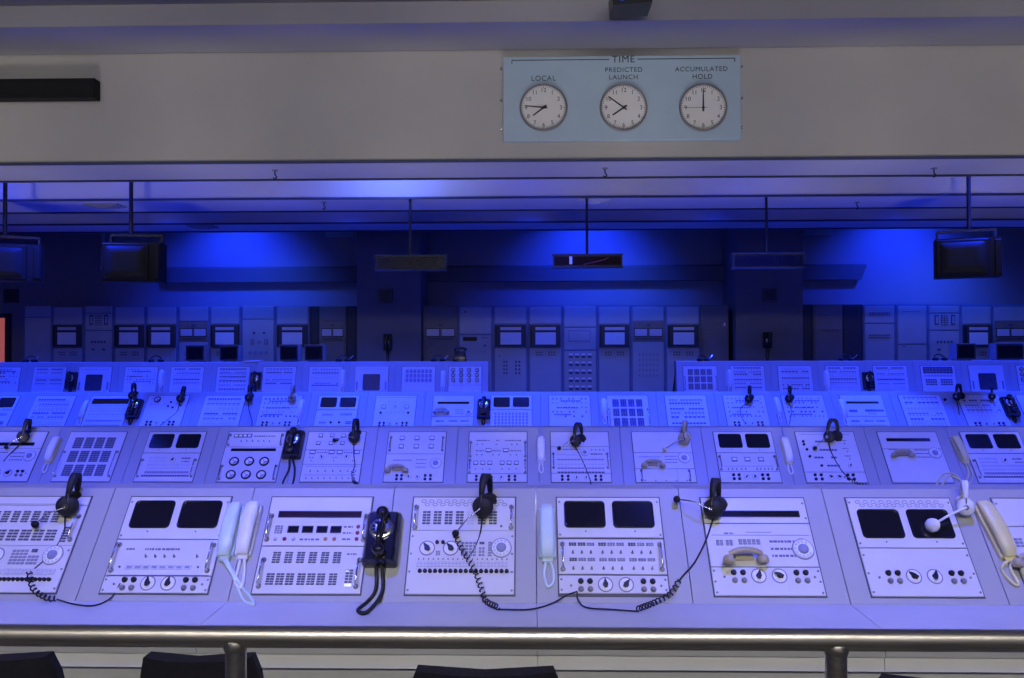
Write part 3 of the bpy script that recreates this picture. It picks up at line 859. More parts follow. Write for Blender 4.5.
def wall_handset(row, px, py, label, m='white_plastic', loop=None, rot=0, m2=None, sc=1.0):
    P = on_row(row, px, py, 0)
    hm, cm = trim_mesh(m, m2 or m)
    t = thing('wall_handset', label, 'telephone', P, (TH, 0, 0), 'white and cream handsets on the consoles'); t.scale = (sc,) * 3
    link('cradle', cm, t, None, (0, 0, rot)); link('handset', hm, t, None, (0, 0, rot))
    M = t.matrix_basis.inverted()
    b = Matrix.Rotation(rot, 4, 'Z') @ Vector((0, -.128, .012))
    if loop: pts = [b + Vector((-.008, .004, 0))] + [M @ on_row(row, x, y, .007) for x, y in loop] + [b + Vector((.008, .004, 0))]
    else: pts = [b + Vector(q) for q in ((-.008, .004, 0), (-.018, -.03, -.004), (-.016, -.07, -.005), (0, -.09, -.005), (.014, -.07, -.004), (.012, -.03, -.003), (.008, .004, 0))]
    part('cord', MB().tube(spline(pts, 5), .0065, m, 6), t)
    return t
def dial_phone(row, px, py, label, loop=None, rot=0):
    P = on_row(row, px, py, 0)
    t = thing('dial_telephone', label, 'telephone', P, (TH, 0, rot), 'black dial telephones on the consoles')
    def f():
        mb = MB(); h = []
        for k, (z, e) in enumerate(((0, 0), (.03, 0), (.062, .012), (.07, .02))):
            h.append([(x, y, z) for x, y in rrect(-.08 + e, .08 - e, -.13 + e * .6, .13 - e, .015, 3)])
        return mb.loft(h, 'black_gloss').mesh('body')
    def d():
        mb = MB(); mb.lathe([(.055, .068), (.055, .074), (.046, .078), (.02, .079)], 'chrome', 24, Matrix.Translation((0, .03, 0)))
        for k in range(10):
            a = rad(50 + 29 * k); mb.lathe([(.0075, .078), (.0075, .0795)], 'black_gloss', 8, Matrix.Translation((.035 * math.cos(a), .03 + .035 * math.sin(a), 0)))
        return mb.mesh('dial')
    def h():
        mb = MB()
        pts = [(0, .095, .095), (0, .07, .110), (0, .02, .115), (0, -.03, .110), (0, -.07, .095)]
        mb.tube(spline(pts, 4), .014, 'black_gloss', 8)
        for y in (.098, -.078): mb.lathe([(.022, .07), (.029, .078), (.03, .1), (.022, .113), (.01, .116)], 'black_gloss', 14, Matrix.Translation((0, y, 0)))
        return mb.mesh('handset')
    link('body', cached('dp_body', f), t); link('dial', cached('dp_dial', d), t); link('handset', cached('dp_hs', h), t)
    M = t.matrix_basis.inverted(); b = Vector((0, -.13, .02))
    if loop: pts = [b + Vector((-.012, .006, 0))] + [M @ on_row(row, x, y, .009) for x, y in loop] + [b + Vector((.012, .006, 0))]
    else: pts = [b + Vector(q) for q in ((-.01, .004, 0), (-.016, -.04, -.012), (0, -.075, -.014), (.014, -.04, -.012), (.01, .004, 0))]
    part('cord', MB().tube(spline(pts, 6), .0085, 'rubber', 8), t)
    return t
def lying_handset(row, px, py, label, rot=0, sc=1.0):
    P = on_row(row, px, py, .014); sc *= .8
    def f():
        mb = MB(); mb.tube(spline([(-.085, 0, .035), (-.05, .012, .048), (0, .018, .052), (.05, .012, .048), (.085, 0, .035)], 4), .017, 'beige', 8)
        return mb.mesh('grip')
    def g():
        mb = MB(); M = Matrix.Rotation(rad(75), 4, 'X')
        mb.lathe([(.018, -.034), (.031, -.03), (.031, -.012), (.026, .004), (.012, .012)][::1], 'beige', 14, Matrix.Rotation(rad(-75), 4, 'X'))
        return mb.mesh('earpiece')
    def c():
        mb = MB(); mb.cbox(-.05, .05, -.02, .02, -.014, .012, .004, 'beige'); return mb.mesh('cradle')
    t = thing('telephone_handset', label, 'telephone', P, (TH, 0, rot), 'beige handsets lying on console faces'); t.scale = (sc,) * 3
    link('grip', cached('lh', f), t); link('cradle', cached('lc', c), t)
    for s in (-1, 1): link('earpiece', cached('le', g), t, (s * .092, -.012, .03))
    return t
wall_handset(0, 232, 531, 'mint-white handset, left of the twin handsets on the front row', 'mint', [(233, 575), (243, 600), (254, 606), (250, 597), (240, 584)], 0, sc=1.12)
wall_handset(0, 250, 530, 'white handset, right of the twin handsets on the front row', 'white_plastic', [(239, 568), (236, 583), (242, 588), (245, 570)], 0, sc=1.12)
wall_handset(0, 547, 533, 'mint-white handset alone between two front-row consoles near centre', 'mint', [(544, 575), (547, 587), (553, 584), (553, 572)], 0, sc=1.1)
wall_handset(0, 993, 531, 'cream yellow handset at right end of the front row', 'cream', [(1001, 570), (1012, 584), (1017, 584), (1010, 570)], rad(7), sc=1.15)
dial_phone(0, 383, 541, 'black dial telephone on the front row', [(376, 590), (368, 603), (358, 612), (365, 615), (375, 606), (383, 590)], 0)
lying_handset(0, 743, 558, 'beige handset lying on front-row console right of centre', rad(4), 1.05)
lying_handset(0, 1030, 562, 'beige handset cut by the right photo edge on the front row', rad(0))
wall_handset(1, 54, 450, 'white handset hung on the second row at far left', 'white_plastic', None, 0, 'cream')
wall_handset(1, 541, 450, 'bright white handset hung on the second row at centre', 'white_plastic')
wall_handset(1, 786, 451, 'white handset on the second row right of three square indicators', 'white_plastic', None, 0, 'cream')
wall_handset(1, 959, 450, 'cream handset on the second row near right edge', 'cream', [(968, 474), (965, 484), (970, 483), (972, 474)], rad(5))
dial_phone(1, 294, 446, 'black dial telephone with long looped cord on the second row', [(289, 470), (283, 484), (287, 489), (293, 484), (295, 470)], 0)
lying_handset(1, 397, 470, 'beige handset lying below six square indicators on the second row')
lying_handset(1, 653, 465, 'beige handset lying on second-row console with blank upper plate', rad(-4))
lying_handset(1, 901, 455, 'beige handset lying on second-row console at right with dark slot', 0)
wall_handset(2, 85, 410, 'white handset on the third row at far left', 'white_plastic', None, 0, 'cream')
wall_handset(2, 301, 409, 'white handset on the third row below a beige earpiece', 'white_plastic', None, 0)
wall_handset(2, 604, 408, 'white handset on the third row left of twelve dark blocks', 'white_plastic', None, 0)
wall_handset(2, 777, 407, 'white handset on the third row right of a hanging headset', 'white_plastic', None, 0)
wall_handset(2, 842, 409, 'white handset on the third row left of a thin dark slot', 'white_plastic', None, 0)
dial_phone(2, 135, 410, 'black dial telephone on the third row at left', None, 0)
dial_phone(2, 484, 410, 'black dial telephone on the third row at centre', None, 0)
dial_phone(2, 1009, 408, 'black dial telephone on the third row at far right', None, 0)
lying_handset(2, 441, 412, 'beige handset lying on the third row left of a black telephone', rad(8))
wall_handset(3, 162, 378, 'white handset on the back row, leftmost there', 'white_plastic', None, 0)
wall_handset(3, 343, 378, 'white handset on the back row left of the middle square screen', 'white_plastic', None, 0)
wall_handset(3, 443, 379, 'white handset on the back row left of round white lamps', 'white_plastic', None, 0)
wall_handset(3, 729, 378, 'white handset on the back row right of twelve dark blocks', 'white_plastic', None, 0)
wall_handset(3, 826, 379, 'white handset on the back row left of a black telephone', 'white_plastic', None, 0)
dial_phone(3, 72, 381, 'black dial telephone on the back row left of a square screen', None, 0)
dial_phone(3, 256, 381, 'black dial telephone on the back row, middle of the three', None, 0)
dial_phone(3, 868, 381, 'black dial telephone on the back row right of a white handset', None, 0)

# ------------------------------------------------------------------ headsets
def headset(row, px, py, label, mic=None, cord=None, coil=None, rot=70, m='rubber', mp='foam', tilt=0, lean=0, sc=1.0, bandm=None):
    """ear cups stand on the sloping face, the band arches above; cord runs over face and worktop"""
    P = on_row(row, px, py, .052)
    t = thing('headset', label, 'headset', P, (0, 0, 0), 'headsets left on the consoles')
    R = Matrix.Translation((0, 0, 0)) @ Matrix.Rotation(rad(tilt), 4, 'Y') @ Matrix.Rotation(rad(lean), 4, 'X') @ Matrix.Rotation(rad(rot), 4, 'Z') @ Matrix.Scale(sc, 4)
    R = R @ Matrix.Translation((.05, 0, 0))                # the near cup sits at the thing's origin
    def cup():
        mb = MB()
        mb.lathe([(.036, -.018), (.047, -.012), (.050, 0), (.044, .012), (.034, .018), (.012, .020)], m, 20)
        mb.lathe([(.030, -.034), (.044, -.030), (.047, -.018), (.040, -.014)], mp, 20)
        mb.lathe([(.016, .018), (.014, .024)], 'chrome', 12)
        return mb.mesh('ear_cup')
    me = cached(('cup', m), cup)
    for s in (-1, 1):
        o = link('ear_cup', me, t)
        o.matrix_local = R @ Matrix.Translation((s * .052, 0, 0)) @ Matrix.Rotation(s * PI / 2, 4, 'Y')
    pts = [(math.cos(a) * .062, 0, .045 + math.sin(a) * .095) for a in rng(0, PI, 15)]
    def band():
        mb = MB(); rings = []
        for k, p in enumerate(pts):
            a = PI * k / 14; nx, nz = math.cos(a), math.sin(a)
            hw = .010 + .008 * math.sin(a); th = .005 + .004 * math.sin(a)
            rings.append([(p[0] + nx * e * th, y * hw, p[2] + nz * e * th) for e, y in ((-1, -1), (1, -1), (1, 1), (-1, 1))])
        mb.loft(rings, bandm or m)
        return mb.mesh('headband')
    o = link('headband', cached(('band', bandm or m), band), t); o.matrix_local = R
    def yoke():
        return MB().tube([(.066, 0, .008), (.068, 0, .03), (.063, 0, .058)], .005, 'chrome', 6).mesh('yoke')
    for k in (0, PI):
        o = link('yoke', cached('yoke', yoke), t); o.matrix_local = R @ Matrix.Rotation(k, 4, 'Z')
    c0 = R @ Vector((-.075, 0, 0))
    if mic:
        e = on_row(row, *mic, .03) - P
        mid = (c0 + e) / 2 + Vector((0, -.012, .012))
        part('mic_boom', MB().tube(spline([c0, mid, e], 6), .0032 if m == 'rubber' else .006, 'chrome' if m == 'rubber' else m, 6), t)
        mb = MB().lathe([(.006, -.016), (.015, -.010), (.017, 0), (.013, .012), (.005, .017)], mp if m != 'white_plastic' else m, 12, Matrix.Rotation(rad(60), 4, 'X') @ Matrix.Scale(1.9 if m == 'white_plastic' else 1, 4))
        part('microphone', mb, t, e)
    if cord:
        pts = [R @ Vector((-.052, -.0, -.05))] + [on_row(row, x, y, .007) - P for x, y in cord]
        part('cord', MB().tube(spline(pts, 6), .0038 if row == 0 else .005, m, 6), t)
    if coil:
        path = spline([on_row(row, x, y, .016) - P for x, y in coil], 14); out = []
        L = sum((path[k + 1] - path[k]).length for k in range(len(path) - 1)); turns = max(6, L / .022); acc = 0
        for k in range(len(path) - 1):
            d = path[k + 1] - path[k]; u = d.normalized(); q = u.cross(Vector((0, 0, 1)))
            q = q.normalized() if q.length > .01 else Vector((1, 0, 0)); v = u.cross(q)
            for j in range(6):
                f = j / 6; a = 2 * PI * turns * (acc + d.length * f) / L
                out.append(path[k] + d * f + (q * math.cos(a) + v * math.sin(a)) * .0105)
            acc += d.length
        part('coiled_cord', MB().tube(out, .0032, m, 5), t)
    return t
headset(0, 72, 511, 'black headset on the front row at far left', (38, 527), [(64, 535), (50, 556), (31, 573)], [(31, 573), (35, 590), (48, 599), (58, 600)], 102, tilt=10)
cord_tail = [((0, [(58, 600), (75, 606), (95, 607), (112, 598), (121, 584)]), 'thin black headset lead running to knobs of the left front screens'),
             ((0, [(498, 611), (530, 611), (552, 605), (566, 596), (577, 592)]), 'thin black headset lead ending left of the central front jacks'),
             ((0, [(637, 613), (610, 611), (586, 609), (578, 600), (577, 592)]), 'thin black headset lead ending right of the central front jacks')]
headset(0, 483, 512, 'black headset on the front row at centre left', (456, 536), [(480, 535), (475, 548), (470, 556)], [(456, 537), (463, 552), (474, 570), (481, 588), (486, 602), (498, 611)], 74)
headset(0, 711, 514, 'black headset standing on the front row right of centre', (676, 502), [(706, 540), (695, 562), (684, 575), (679, 581)], [(679, 581), (670, 595), (655, 606), (637, 613)], 62, sc=.92)
headset(0, 961, 512, 'white headset with white microphone on the front row at right', (930, 528), None, None, 70, 'white_plastic', 'cream', sc=.78)
for (r, pts), lab in cord_tail:
    P = on_row(r, *pts[0], 0)
    o = part('headset_lead', MB().tube(spline([on_row(r, x, y, .007) - P for x, y in pts], 6), .0038, 'rubber', 6), None, P); tag(o, lab, 'cable')
headset(1, 26, 440, 'black headset on the second row at far left', (8, 449), [(10, 455), (4, 462)], None, 102, tilt=10)
headset(1, 355, 440, 'black headset on the second row left of six square indicators', (335, 442), [(354, 455), (355, 465), (353, 472)], [(353, 472), (354, 482), (362, 490)], 84)
headset(1, 575, 444, 'black headset on the second row above lined key rows', (559, 450), [(580, 456), (585, 467), (590, 480), (592, 487), (602, 492)], None, 58)
headset(1, 683, 442, 'beige headset on the second row with blank upper plate', (664, 451), None, None, 70, 'beige', 'cream')
headset(1, 827, 440, 'black headset on the second row with wide arched band', (814, 450), [(832, 455), (842, 472), (852, 481)], [(844, 477), (856, 484), (870, 488)], 30)
headset(2, 134, 398, 'black headset above the black telephone on the third row', None, None, None, 98)
headset(2, 182, 401, 'black headset leaning over the third row beside one gauge', None, [(177, 412), (168, 420), (160, 426)], None, 98, tilt=12)
headset(2, 250, 400, 'black headset on the third row under a back-row telephone', None, [(249, 410), (252, 420), (252, 428)], None, 94)
headset(2, 293, 400, 'beige headset on the third row above a white handset', None, None, None, 92, 'beige', 'cream')
headset(2, 748, 401, 'black headset on the third row above a knob cluster', None, [(741, 408), (741, 416), (745, 424)], None, 66)
headset(2, 788, 401, 'black headset on the third row between white handset and dotted knobs', None, [(791, 410), (790, 420), (788, 430)], None, 64)
headset(2, 955, 399, 'black headset with visible arch on the third row at right', (944, 401), [(958, 408), (959, 415)], None, 40)
headset(2, 990, 399, 'small black headset on the third row beside the far-right telephone', None, None, None, 62, sc=.8)
# loose white cord hanging over the back of the front row
P = on_row(1, 936, 486, 0)
o = part('white_cord', MB().tube(spline([on_row(1, x, y, .012) - P for x, y in ((936, 489), (938, 481), (945, 474), (955, 476), (963, 485), (958, 480), (948, 477), (941, 488))], 6), .008, 'cream', 6), None, P)
tag(o, 'loose white cord bunched below the cream handset on the second row', 'cable')

# ------------------------------------------------------------------ stainless guard rail
RY = 1.9; rz = at_y(512, 638, RY).z
t = thing('guard_rail', 'brushed stainless steel guard rail crossing the foreground', 'railing', (0, RY, 0))
rr = .0252
part('rail', MB().tube([(-4, 0, rz), (4, 0, rz)], rr, 'steel', 28), t)
for px in (236, 836):
    x = at_y(px, 660, RY).x
    p = part('post', MB().tube([(x, 0, 0), (x, 0, rz - .012)], .0245, 'steel', 24), t)
    part('weld_collar', MB().lathe([(.0262, rz - .032), (.029, rz - .024), (.029, rz - .014), (.026, rz - .008)], 'steel', 20, Matrix.Translation((x, 0, 0))), p)
    part('base_flange', MB().lathe([(.06, 0), (.06, .008), (.03, .012)], 'steel', 20, Matrix.Translation((x, 0, 0))), p)
for px in (-560, 1560):
    x = at_y(px, 660, RY).x
    part('post', MB().tube([(x, 0, 0), (x, 0, rz - .012)], .0245, 'steel', 20), t)

# ------------------------------------------------------------------ operator chairs
def chair(px, topy, Y, label, rot=0, w=.43):
    P = at_y(px, topy, Y - .14); H = P.z
    t = thing('operator_chair', label, 'chair', (P.x, Y + .12, 0), (0, 0, rad(rot)), 'black operator chairs behind the rail')
    hw = w / 2
    rings = []
    for k in range(9):
        f = k / 8; z = .50 + (H - .50) * f; y = -.16 - .10 * f ** 1.3; ww = hw * (.86 + .14 * math.sin(PI * (.2 + .6 * f)))
        if k == 8: ww *= .93
        cv = .03
        rings.append([(-ww, y + cv, z), (-ww * .5, y + .002, z), (0, y - .006, z), (ww * .5, y + .002, z), (ww, y + cv, z), (ww, y + cv + .05, z), (0, y + .055 - .006, z), (-ww, y + cv + .05, z)])
    part('backrest', MB().loft(rings, 'fabric'), t)
    mb = MB(); mb.loft([[(x, y, z) for x, y in rrect(-hw - .02 + e, hw + .02 - e, -.2 + e, .28 - e, .06, 4)] for z, e in ((.40, .02), (.42, 0), (.46, 0), (.48, .02))], 'fabric')
    part('seat', mb, t)
    part('back_support', MB().tube([(0, -.05, .40), (0, -.19, .42), (0, -.16, .56)], .018, 'black', 8), t)
    for s in (-1, 1):
        x = s * (hw + .035)
        pts = [(s * hw * .8, .1, .41), (x, .08, .44), (x, .04, .66), (x, .0, .695)]
        a = part('armrest', MB().tube(spline(pts, 4), .016, 'black', 8), t)
        part('arm_pad', MB().cbox(x - .03, x + .03, -.12, .14, .685, .72, .01, 'rubber'), a)
    part('column', MB().lathe([(.03, .1), (.028, .28), (.02, .28), (.02, .405)], 'black', 14), t)
    for k in range(5):
        a = rad(72 * k + 18); c, s_ = math.cos(a), math.sin(a)
        l = part('base_leg', MB().tube([(0, 0, .12), (c * .16, s_ * .16, .1), (c * .29, s_ * .29, .075)], [.026, .02, .014], 'black', 8), t)
        part('caster', MB().lathe([(.028, -.02), (.031, -.012), (.031, .012), (.028, .02)], 'rubber', 14,
             Matrix.Translation((c * .29, s_ * .29, .031)) @ Matrix.Rotation(a, 4, 'Z') @ Matrix.Rotation(PI / 2, 4, 'Y')), l)
chair(-22, 661, 2.45, 'black operator chair at the bottom left photo corner', 0, .40)
chair(192, 662, 2.45, 'black operator chair left of centre, behind the left rail post', 0, .36)
chair(484, 676, 2.45, 'black operator chair with dark blue sheen at bottom centre', 0, .46)
chair(712, 706, 2.45, 'black operator chair mostly below the frame left of the right rail post', 0)
chair(985, 690, 2.45, 'black operator chair at the bottom right photo corner', -8, .5)

# ------------------------------------------------------------------ equipment racks along the back wall
RKY = 13.45; RFZ = .45
RTOP = at_y(512, 305.5, RKY).z
class Rack:
    def __init__(s, a, b, label, m='rack'):
        x0, x1 = at_y(a, 340, RKY).x, at_y(b, 340, RKY).x
        s.x0, s.x1, s.cx = x0, x1, (x0 + x1) / 2; s.a, s.b = a, b; hw = (x1 - x0) / 2 - .004
        s.t = thing('equipment_rack', label, 'rack', (s.cx, RKY + .3, RFZ), (0, 0, 0), 'equipment racks along the back wall')
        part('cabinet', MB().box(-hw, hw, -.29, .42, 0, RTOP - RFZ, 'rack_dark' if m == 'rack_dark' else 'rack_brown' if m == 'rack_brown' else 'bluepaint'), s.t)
        s.hw = hw; s.m = m
    def P(s, px, py):
        p = at_y(px, py, RKY); return p.x - s.cx, p.z - RFZ
    def plate(s, y0, y1, m=None, d=.012):                  # a faceplate between two heights
        z1 = s.P(s.a, y0)[1]; z0 = s.P(s.a, y1)[1]; e = .028
        M = Matrix(((1, 0, 0, 0), (0, 0, -1, -.29), (0, 1, 0, 0), (0, 0, 0, 1)))
        o = part('rack_panel', MB().cbox(-s.hw + e, s.hw - e, max(z0, .05) + .004, z1 - .004, 0, d, .003, m or s.m, M), s.t)
        return o
    def rect(s, u0, y0, u1, y1, d0, d1, m, mb=None):
        w = s.hw * 2 - .056; xa, xb = -w / 2 + w * u0, -w / 2 + w * u1
        z1 = s.P(s.a, y0)[1]; z0 = s.P(s.a, y1)[1]
        return (mb or MB()).box(xa, xb, -.29 - d1, -.29 - d0, z0, z1, m)
    def recorder(s, y0=325, y1=347):
        p = s.plate(y0, y1, 'rack_dark', .05)
        part('paper_chart', s.rect(.18, y0 + 7.5, .84, y1 - 2.5, .05, .054, 'paper'), p)
        part('paper_strip', s.rect(.18, y0 + 2.2, .84, y0 + 5.2, .05, .054, 'key_light'), p)
        part('recorder_hinge', s.rect(.02, y0 + 2, .07, y1 - 2, .05, .056, 'black'), p)
        return p
    def meters(s, y0=322, y1=341):
        p = s.plate(y0, y1, 'rack_brown')
        for u in (.06, .54):
            part('meter', s.rect(u, y0 + 7, u + .4, y1 - 5, .012, .03, 'key_light', s.rect(u - .02, y0 + 6.2, u + .42, y1 - 4.2, .012, .02, 'black')), p)
        part('lamp_group', s.rect(.1, y1 - 3, .9, y1 - 1.5, .012, .018, 'key_dark'), p); part('selector', s.rect(.44, y0 + 2, .56, y0 + 4, .012, .03, 'key_dark'), p)
        return p
    def grid(s, p, u0, y0, u1, y1, nx, ny, m='key_dark', fx=.55, fy=.55, d=.008, d0=.012, name='button_block'):
        mb = MB()
        for i in range(nx):
            for j in range(ny):
                a = u0 + (u1 - u0) * (i + .5 - fx / 2) / nx; b = y0 + (y1 - y0) * (j + .5 - fy / 2) / ny
                s.rect(a, b, a + (u1 - u0) * fx / nx, b + (y1 - y0) * fy / ny, d0, d0 + d, m, mb)
        part(name, mb, p, kind='stuff')
BOT = 397
def rk_plain(r):
    r.plate(306, 317); r.plate(317.5, BOT)
def rk_recorder(r, low=1):
    r.plate(307, 324); r.recorder(); p = r.plate(348, BOT)
    if low == 1: r.grid(p, .18, 351, .42, 356, 3, 2); r.grid(p, .58, 351, .84, 356, 3, 2)
    if low == 2: r.grid(p, .25, 360, .42, 375, 2, 4); r.grid(p, .62, 360, .84, 375, 2, 4); r.grid(p, .1, 355, .2, 357, 1, 1)
def rk_meters(r):
    r.plate(307, 321); r.meters(); p = r.plate(342, BOT); r.grid(p, .15, 352, .85, 378, 6, 5, 'key_mid', .4, .5)
L = [(23, 52, 'plain rack at far left beside the glowing doorway', rk_plain), (52, 83.5, 'rack with chart recorder, leftmost recorder of the left bank', rk_recorder),
     (83.5, 113.5, 'rack with meter panel between left-bank recorders', None), (113.5, 145.5, 'rack with chart recorder, left of the adjoining recorder pair', rk_recorder),
     (145.5, 177.5, 'rack with chart recorder, right of the adjoining recorder pair', lambda r: rk_recorder(r, 0)), (177.5, 209.5, 'rack with two small meters in the left bank', rk_meters),
     (209.5, 241, 'rack with chart recorder right of the left-bank twin meters', rk_recorder), (241, 275.5, 'pale blue rack with knobs in the left bank', None),
     (275.5, 309.5, 'rack with chart recorder, rightmost of the left bank', rk_recorder), (319, 346, 'dim brown rack with two meters beside the left column', None)]
M_ = [(423, 458, 'dim brown rack with two meters right of the left column', None), (458, 493, 'grey rack with one dark slot in the middle bank', None),
     (493, 528, 'rack with chart recorder, leftmost of the middle bank', lambda r: rk_recorder(r, 2)), (528, 562.5, 'rack with chart recorder left of the knob-grid rack', rk_recorder),
     (562.5, 597.5, 'rack with a grid of knobs at the centre', None), (597.5, 631, 'rack with chart recorder right of the knob-grid rack', rk_recorder),
     (631, 665.5, 'rack with two meters in the middle bank', rk_meters), (665.5, 700.5, 'rack with chart recorder, rightmost of the middle bank', rk_recorder),
     (700.5, 729, 'dim rack with small dots beside the right column', None)]
R_ = [(813, 843, 'dim brown rack right of the right column', None), (863, 896, 'blue rack with two bands of keys in the right bank', None), (896, 928, 'plain blue rack in the right bank', None),
     (928, 961, 'blue rack with bracket-like meters in the right bank', None), (961, 993, 'rack with chart recorder in the right bank', rk_recorder), (993, 1027, 'rack with two meters at the right photo edge', rk_meters)]
for a, b, lab, fn in L + M_ + R_:
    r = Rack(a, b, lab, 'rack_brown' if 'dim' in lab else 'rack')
    if fn: fn(r); continue
    if 'meter panel' in lab or 'bracket-like' in lab:
        r.plate(306, 313); p = r.plate(313.5, 330)
        for u in (.16, .72): part('meter', r.rect(u, 315, u + .14, 325, .012, .02, 'key_dark'), p); part('meter_face', r.rect(u + .04, 316.5, u + .12, 323.5, .02, .022, 'rack'), p)
        r.grid(p, .36, 315, .64, 326, 3, 5); q = r.plate(331, BOT); r.grid(q, .2, 340, .8, 344, 5, 1); r.grid(q, .1, 348, .9, 351, 2, 1, fx=.3)
    elif 'knobs in' in lab:
        r.plate(306, 319); p = r.plate(319.5, BOT)
        r.grid(p, .2, 331, .85, 335, 2, 1, fx=.22); r.grid(p, .24, 339, .38, 345, 2, 3); r.grid(p, .68, 339, .84, 345, 2, 3); r.grid(p, .45, 339, .6, 345, 2, 1, 'key_mid'); r.grid(p, .15, 350, .85, 356, 4, 1, 'key_mid')
    elif 'two meters' in lab:
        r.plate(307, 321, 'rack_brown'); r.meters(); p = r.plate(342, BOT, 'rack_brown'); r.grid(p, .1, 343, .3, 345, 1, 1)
    elif 'dark slot' in lab:
        p = r.plate(307, 334); r.grid(p, .1, 311, .25, 313, 1, 1); q = r.plate(335, BOT); part('slot', r.rect(.1, 337, .55, 341, .012, .016, 'black'), q); r.grid(q, .7, 337, .9, 339, 2, 1); r.grid(q, .72, 344, .88, 347, 1, 1)
    elif 'grid of knobs' in lab:
        r.plate(306, 327); p = r.plate(328, 350, None); part('window_frame', r.rect(.12, 330, .84, 342, .012, .016, 'key_mid', r.rect(.15, 331.5, .81, 340.5, .016, .018, 'rack')), p)
        q = r.plate(351, BOT)
        for i in range(4):
            for j in range(5):
                u = .14 + i * .2; y = 353.5 + j * 8
                mb = r.rect(u, y, u + .13, y + 4.5, .012, .02, 'key_dark'); r.rect(u, y, u + .13, y + 2, .02, .04, 'key_white', mb)
                part('lever_knob', mb, q)
    elif 'small dots' in lab:
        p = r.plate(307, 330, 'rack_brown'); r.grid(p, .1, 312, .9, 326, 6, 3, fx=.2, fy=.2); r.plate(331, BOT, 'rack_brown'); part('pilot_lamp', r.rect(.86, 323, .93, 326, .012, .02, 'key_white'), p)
    elif 'two bands' in lab:
        p = r.plate(306, 323); r.grid(p, .15, 312, .88, 316, 9, 2); q = r.plate(324, BOT); r.grid(q, .12, 334, .88, 339, 9, 2)
    elif 'plain blue' in lab:
        p = r.plate(306, 344); q = r.plate(345, BOT); r.grid(q, .1, 346, .3, 347.5, 1, 1); part('engraved_line', r.rect(.15, 311, .8, 311.8, .012, .014, 'key_mid'), p)
    else:
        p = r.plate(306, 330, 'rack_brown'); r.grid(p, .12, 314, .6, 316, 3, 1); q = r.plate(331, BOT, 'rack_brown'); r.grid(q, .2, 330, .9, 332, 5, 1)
# dark filler cabinets between rack banks
for a, b, lab in ((309.5, 319, 'narrow black filler cabinet in the left bank'), (346, 357, 'narrow black filler cabinet against the left column'),
                  (803, 813, 'narrow black filler cabinet against the right column'), (843, 863, 'wider black filler cabinet in the right bank')):
    x0, x1 = at_y(a, 340, RKY).x, at_y(b, 340, RKY).x
    o = part('filler_cabinet', MB().box(-(x1 - x0) / 2 + .003, (x1 - x0) / 2 - .003, -.27, .42, 0, RTOP - RFZ, 'rack_dark').cbox(-(x1 - x0) / 2 + .02, (x1 - x0) / 2 - .02, .05, RTOP - RFZ - .03, .27, .28, .004, 'rack_dark', Matrix(((1, 0, 0, 0), (0, 0, -1, 0), (0, 1, 0, 0), (0, 0, 0, 1)))), None, ((x0 + x1) / 2, RKY + .3, RFZ))
    tag(o, lab, 'cabinet')

# ------------------------------------------------------------------ small monitors and things on top of the back row
setrow(3)
TOPZ = ROWS[3][1] + (PH + .075) * ST; TOPY = ROWS[3][0] + (PH + .075) * CT + .06
def small_monitor(px, label, rot, w=.28, h=.25):
    P = at_z(px, 361, TOPZ); P = at_y(px, 355, TOPY + .02)
    t = thing('desk_monitor', label, 'monitor', (P.x, TOPY + .12, TOPZ), (0, 0, rad(rot)), 'small monitors on top of the back row')
    mb = MB(); M = Matrix(((1, 0, 0, 0), (0, 0, 1, 0), (0, 1, 0, .012), (0, 0, 0, 1)))
    hw = w / 2
    mb.loft([[(-hw, -.1, .012), (-hw, -.1, h), (hw, -.1, h), (hw, -.1, .012)], [(-hw, .06, .012), (-hw, .06, h), (hw, .06, h), (hw, .06, .012)], [(-hw * .8, .16, .03), (-hw * .8, .16, h * .9), (hw * .8, .16, h * .9), (hw * .8, .16, .03)]], 'body', smooth=False)
    part('housing', mb, t)
    b = part('bezel', MB().box(-hw + .006, hw - .006, -.108, -.1, .018, h - .006, 'rack_dark'), t)
    part('screen', MB().cbox(-hw + .025, hw - .025, .04, h - .03, 0, .006, .004, 'screen', Matrix(((1, 0, 0, 0), (0, 0, -1, -.108), (0, 1, 0, 0), (0, 0, 0, 1)))), b)
    part('foot', MB().box(-hw * .7, hw * .7, -.07, .1, 0, .013, 'black'), t)
small_monitor(195, 'small grey monitor on the back row, leftmost of four', 0)
small_monitor(229, 'small grey monitor on the back row, second of the left four', 0)
small_monitor(289, 'small grey monitor on the back row, third of the left four', 0)
small_monitor(314, 'small grey monitor on the back row, fourth of the left four', 0)
small_monitor(966, 'small grey monitor on the back row right of the right bank keys', 0)
small_monitor(1010, 'small grey monitor on the back row at right photo edge', 0, .40)
P = at_y(460, 355, TOPY)
t = thing('desk_telephone', 'black desk telephone with bowl top at end of left back row', 'telephone', (P.x, TOPY + .02, TOPZ))
part('base', MB().loft([[(x, y, z) for x, y in rrect(-.1 + e, .1 - e, -.08 + e, .08 - e, .02, 3)] for z, e in ((0, 0), (.03, .002), (.12, .022), (.15, .03))], 'black_gloss'), t)
part('handset', MB().tube(spline([(-.09, 0, .165), (-.06, 0, .19), (0, 0, .197), (.06, 0, .19), (.09, 0, .165)], 4), [.026] * 3 + [.018] * 11 + [.026] * 3, 'black_gloss', 10), t)
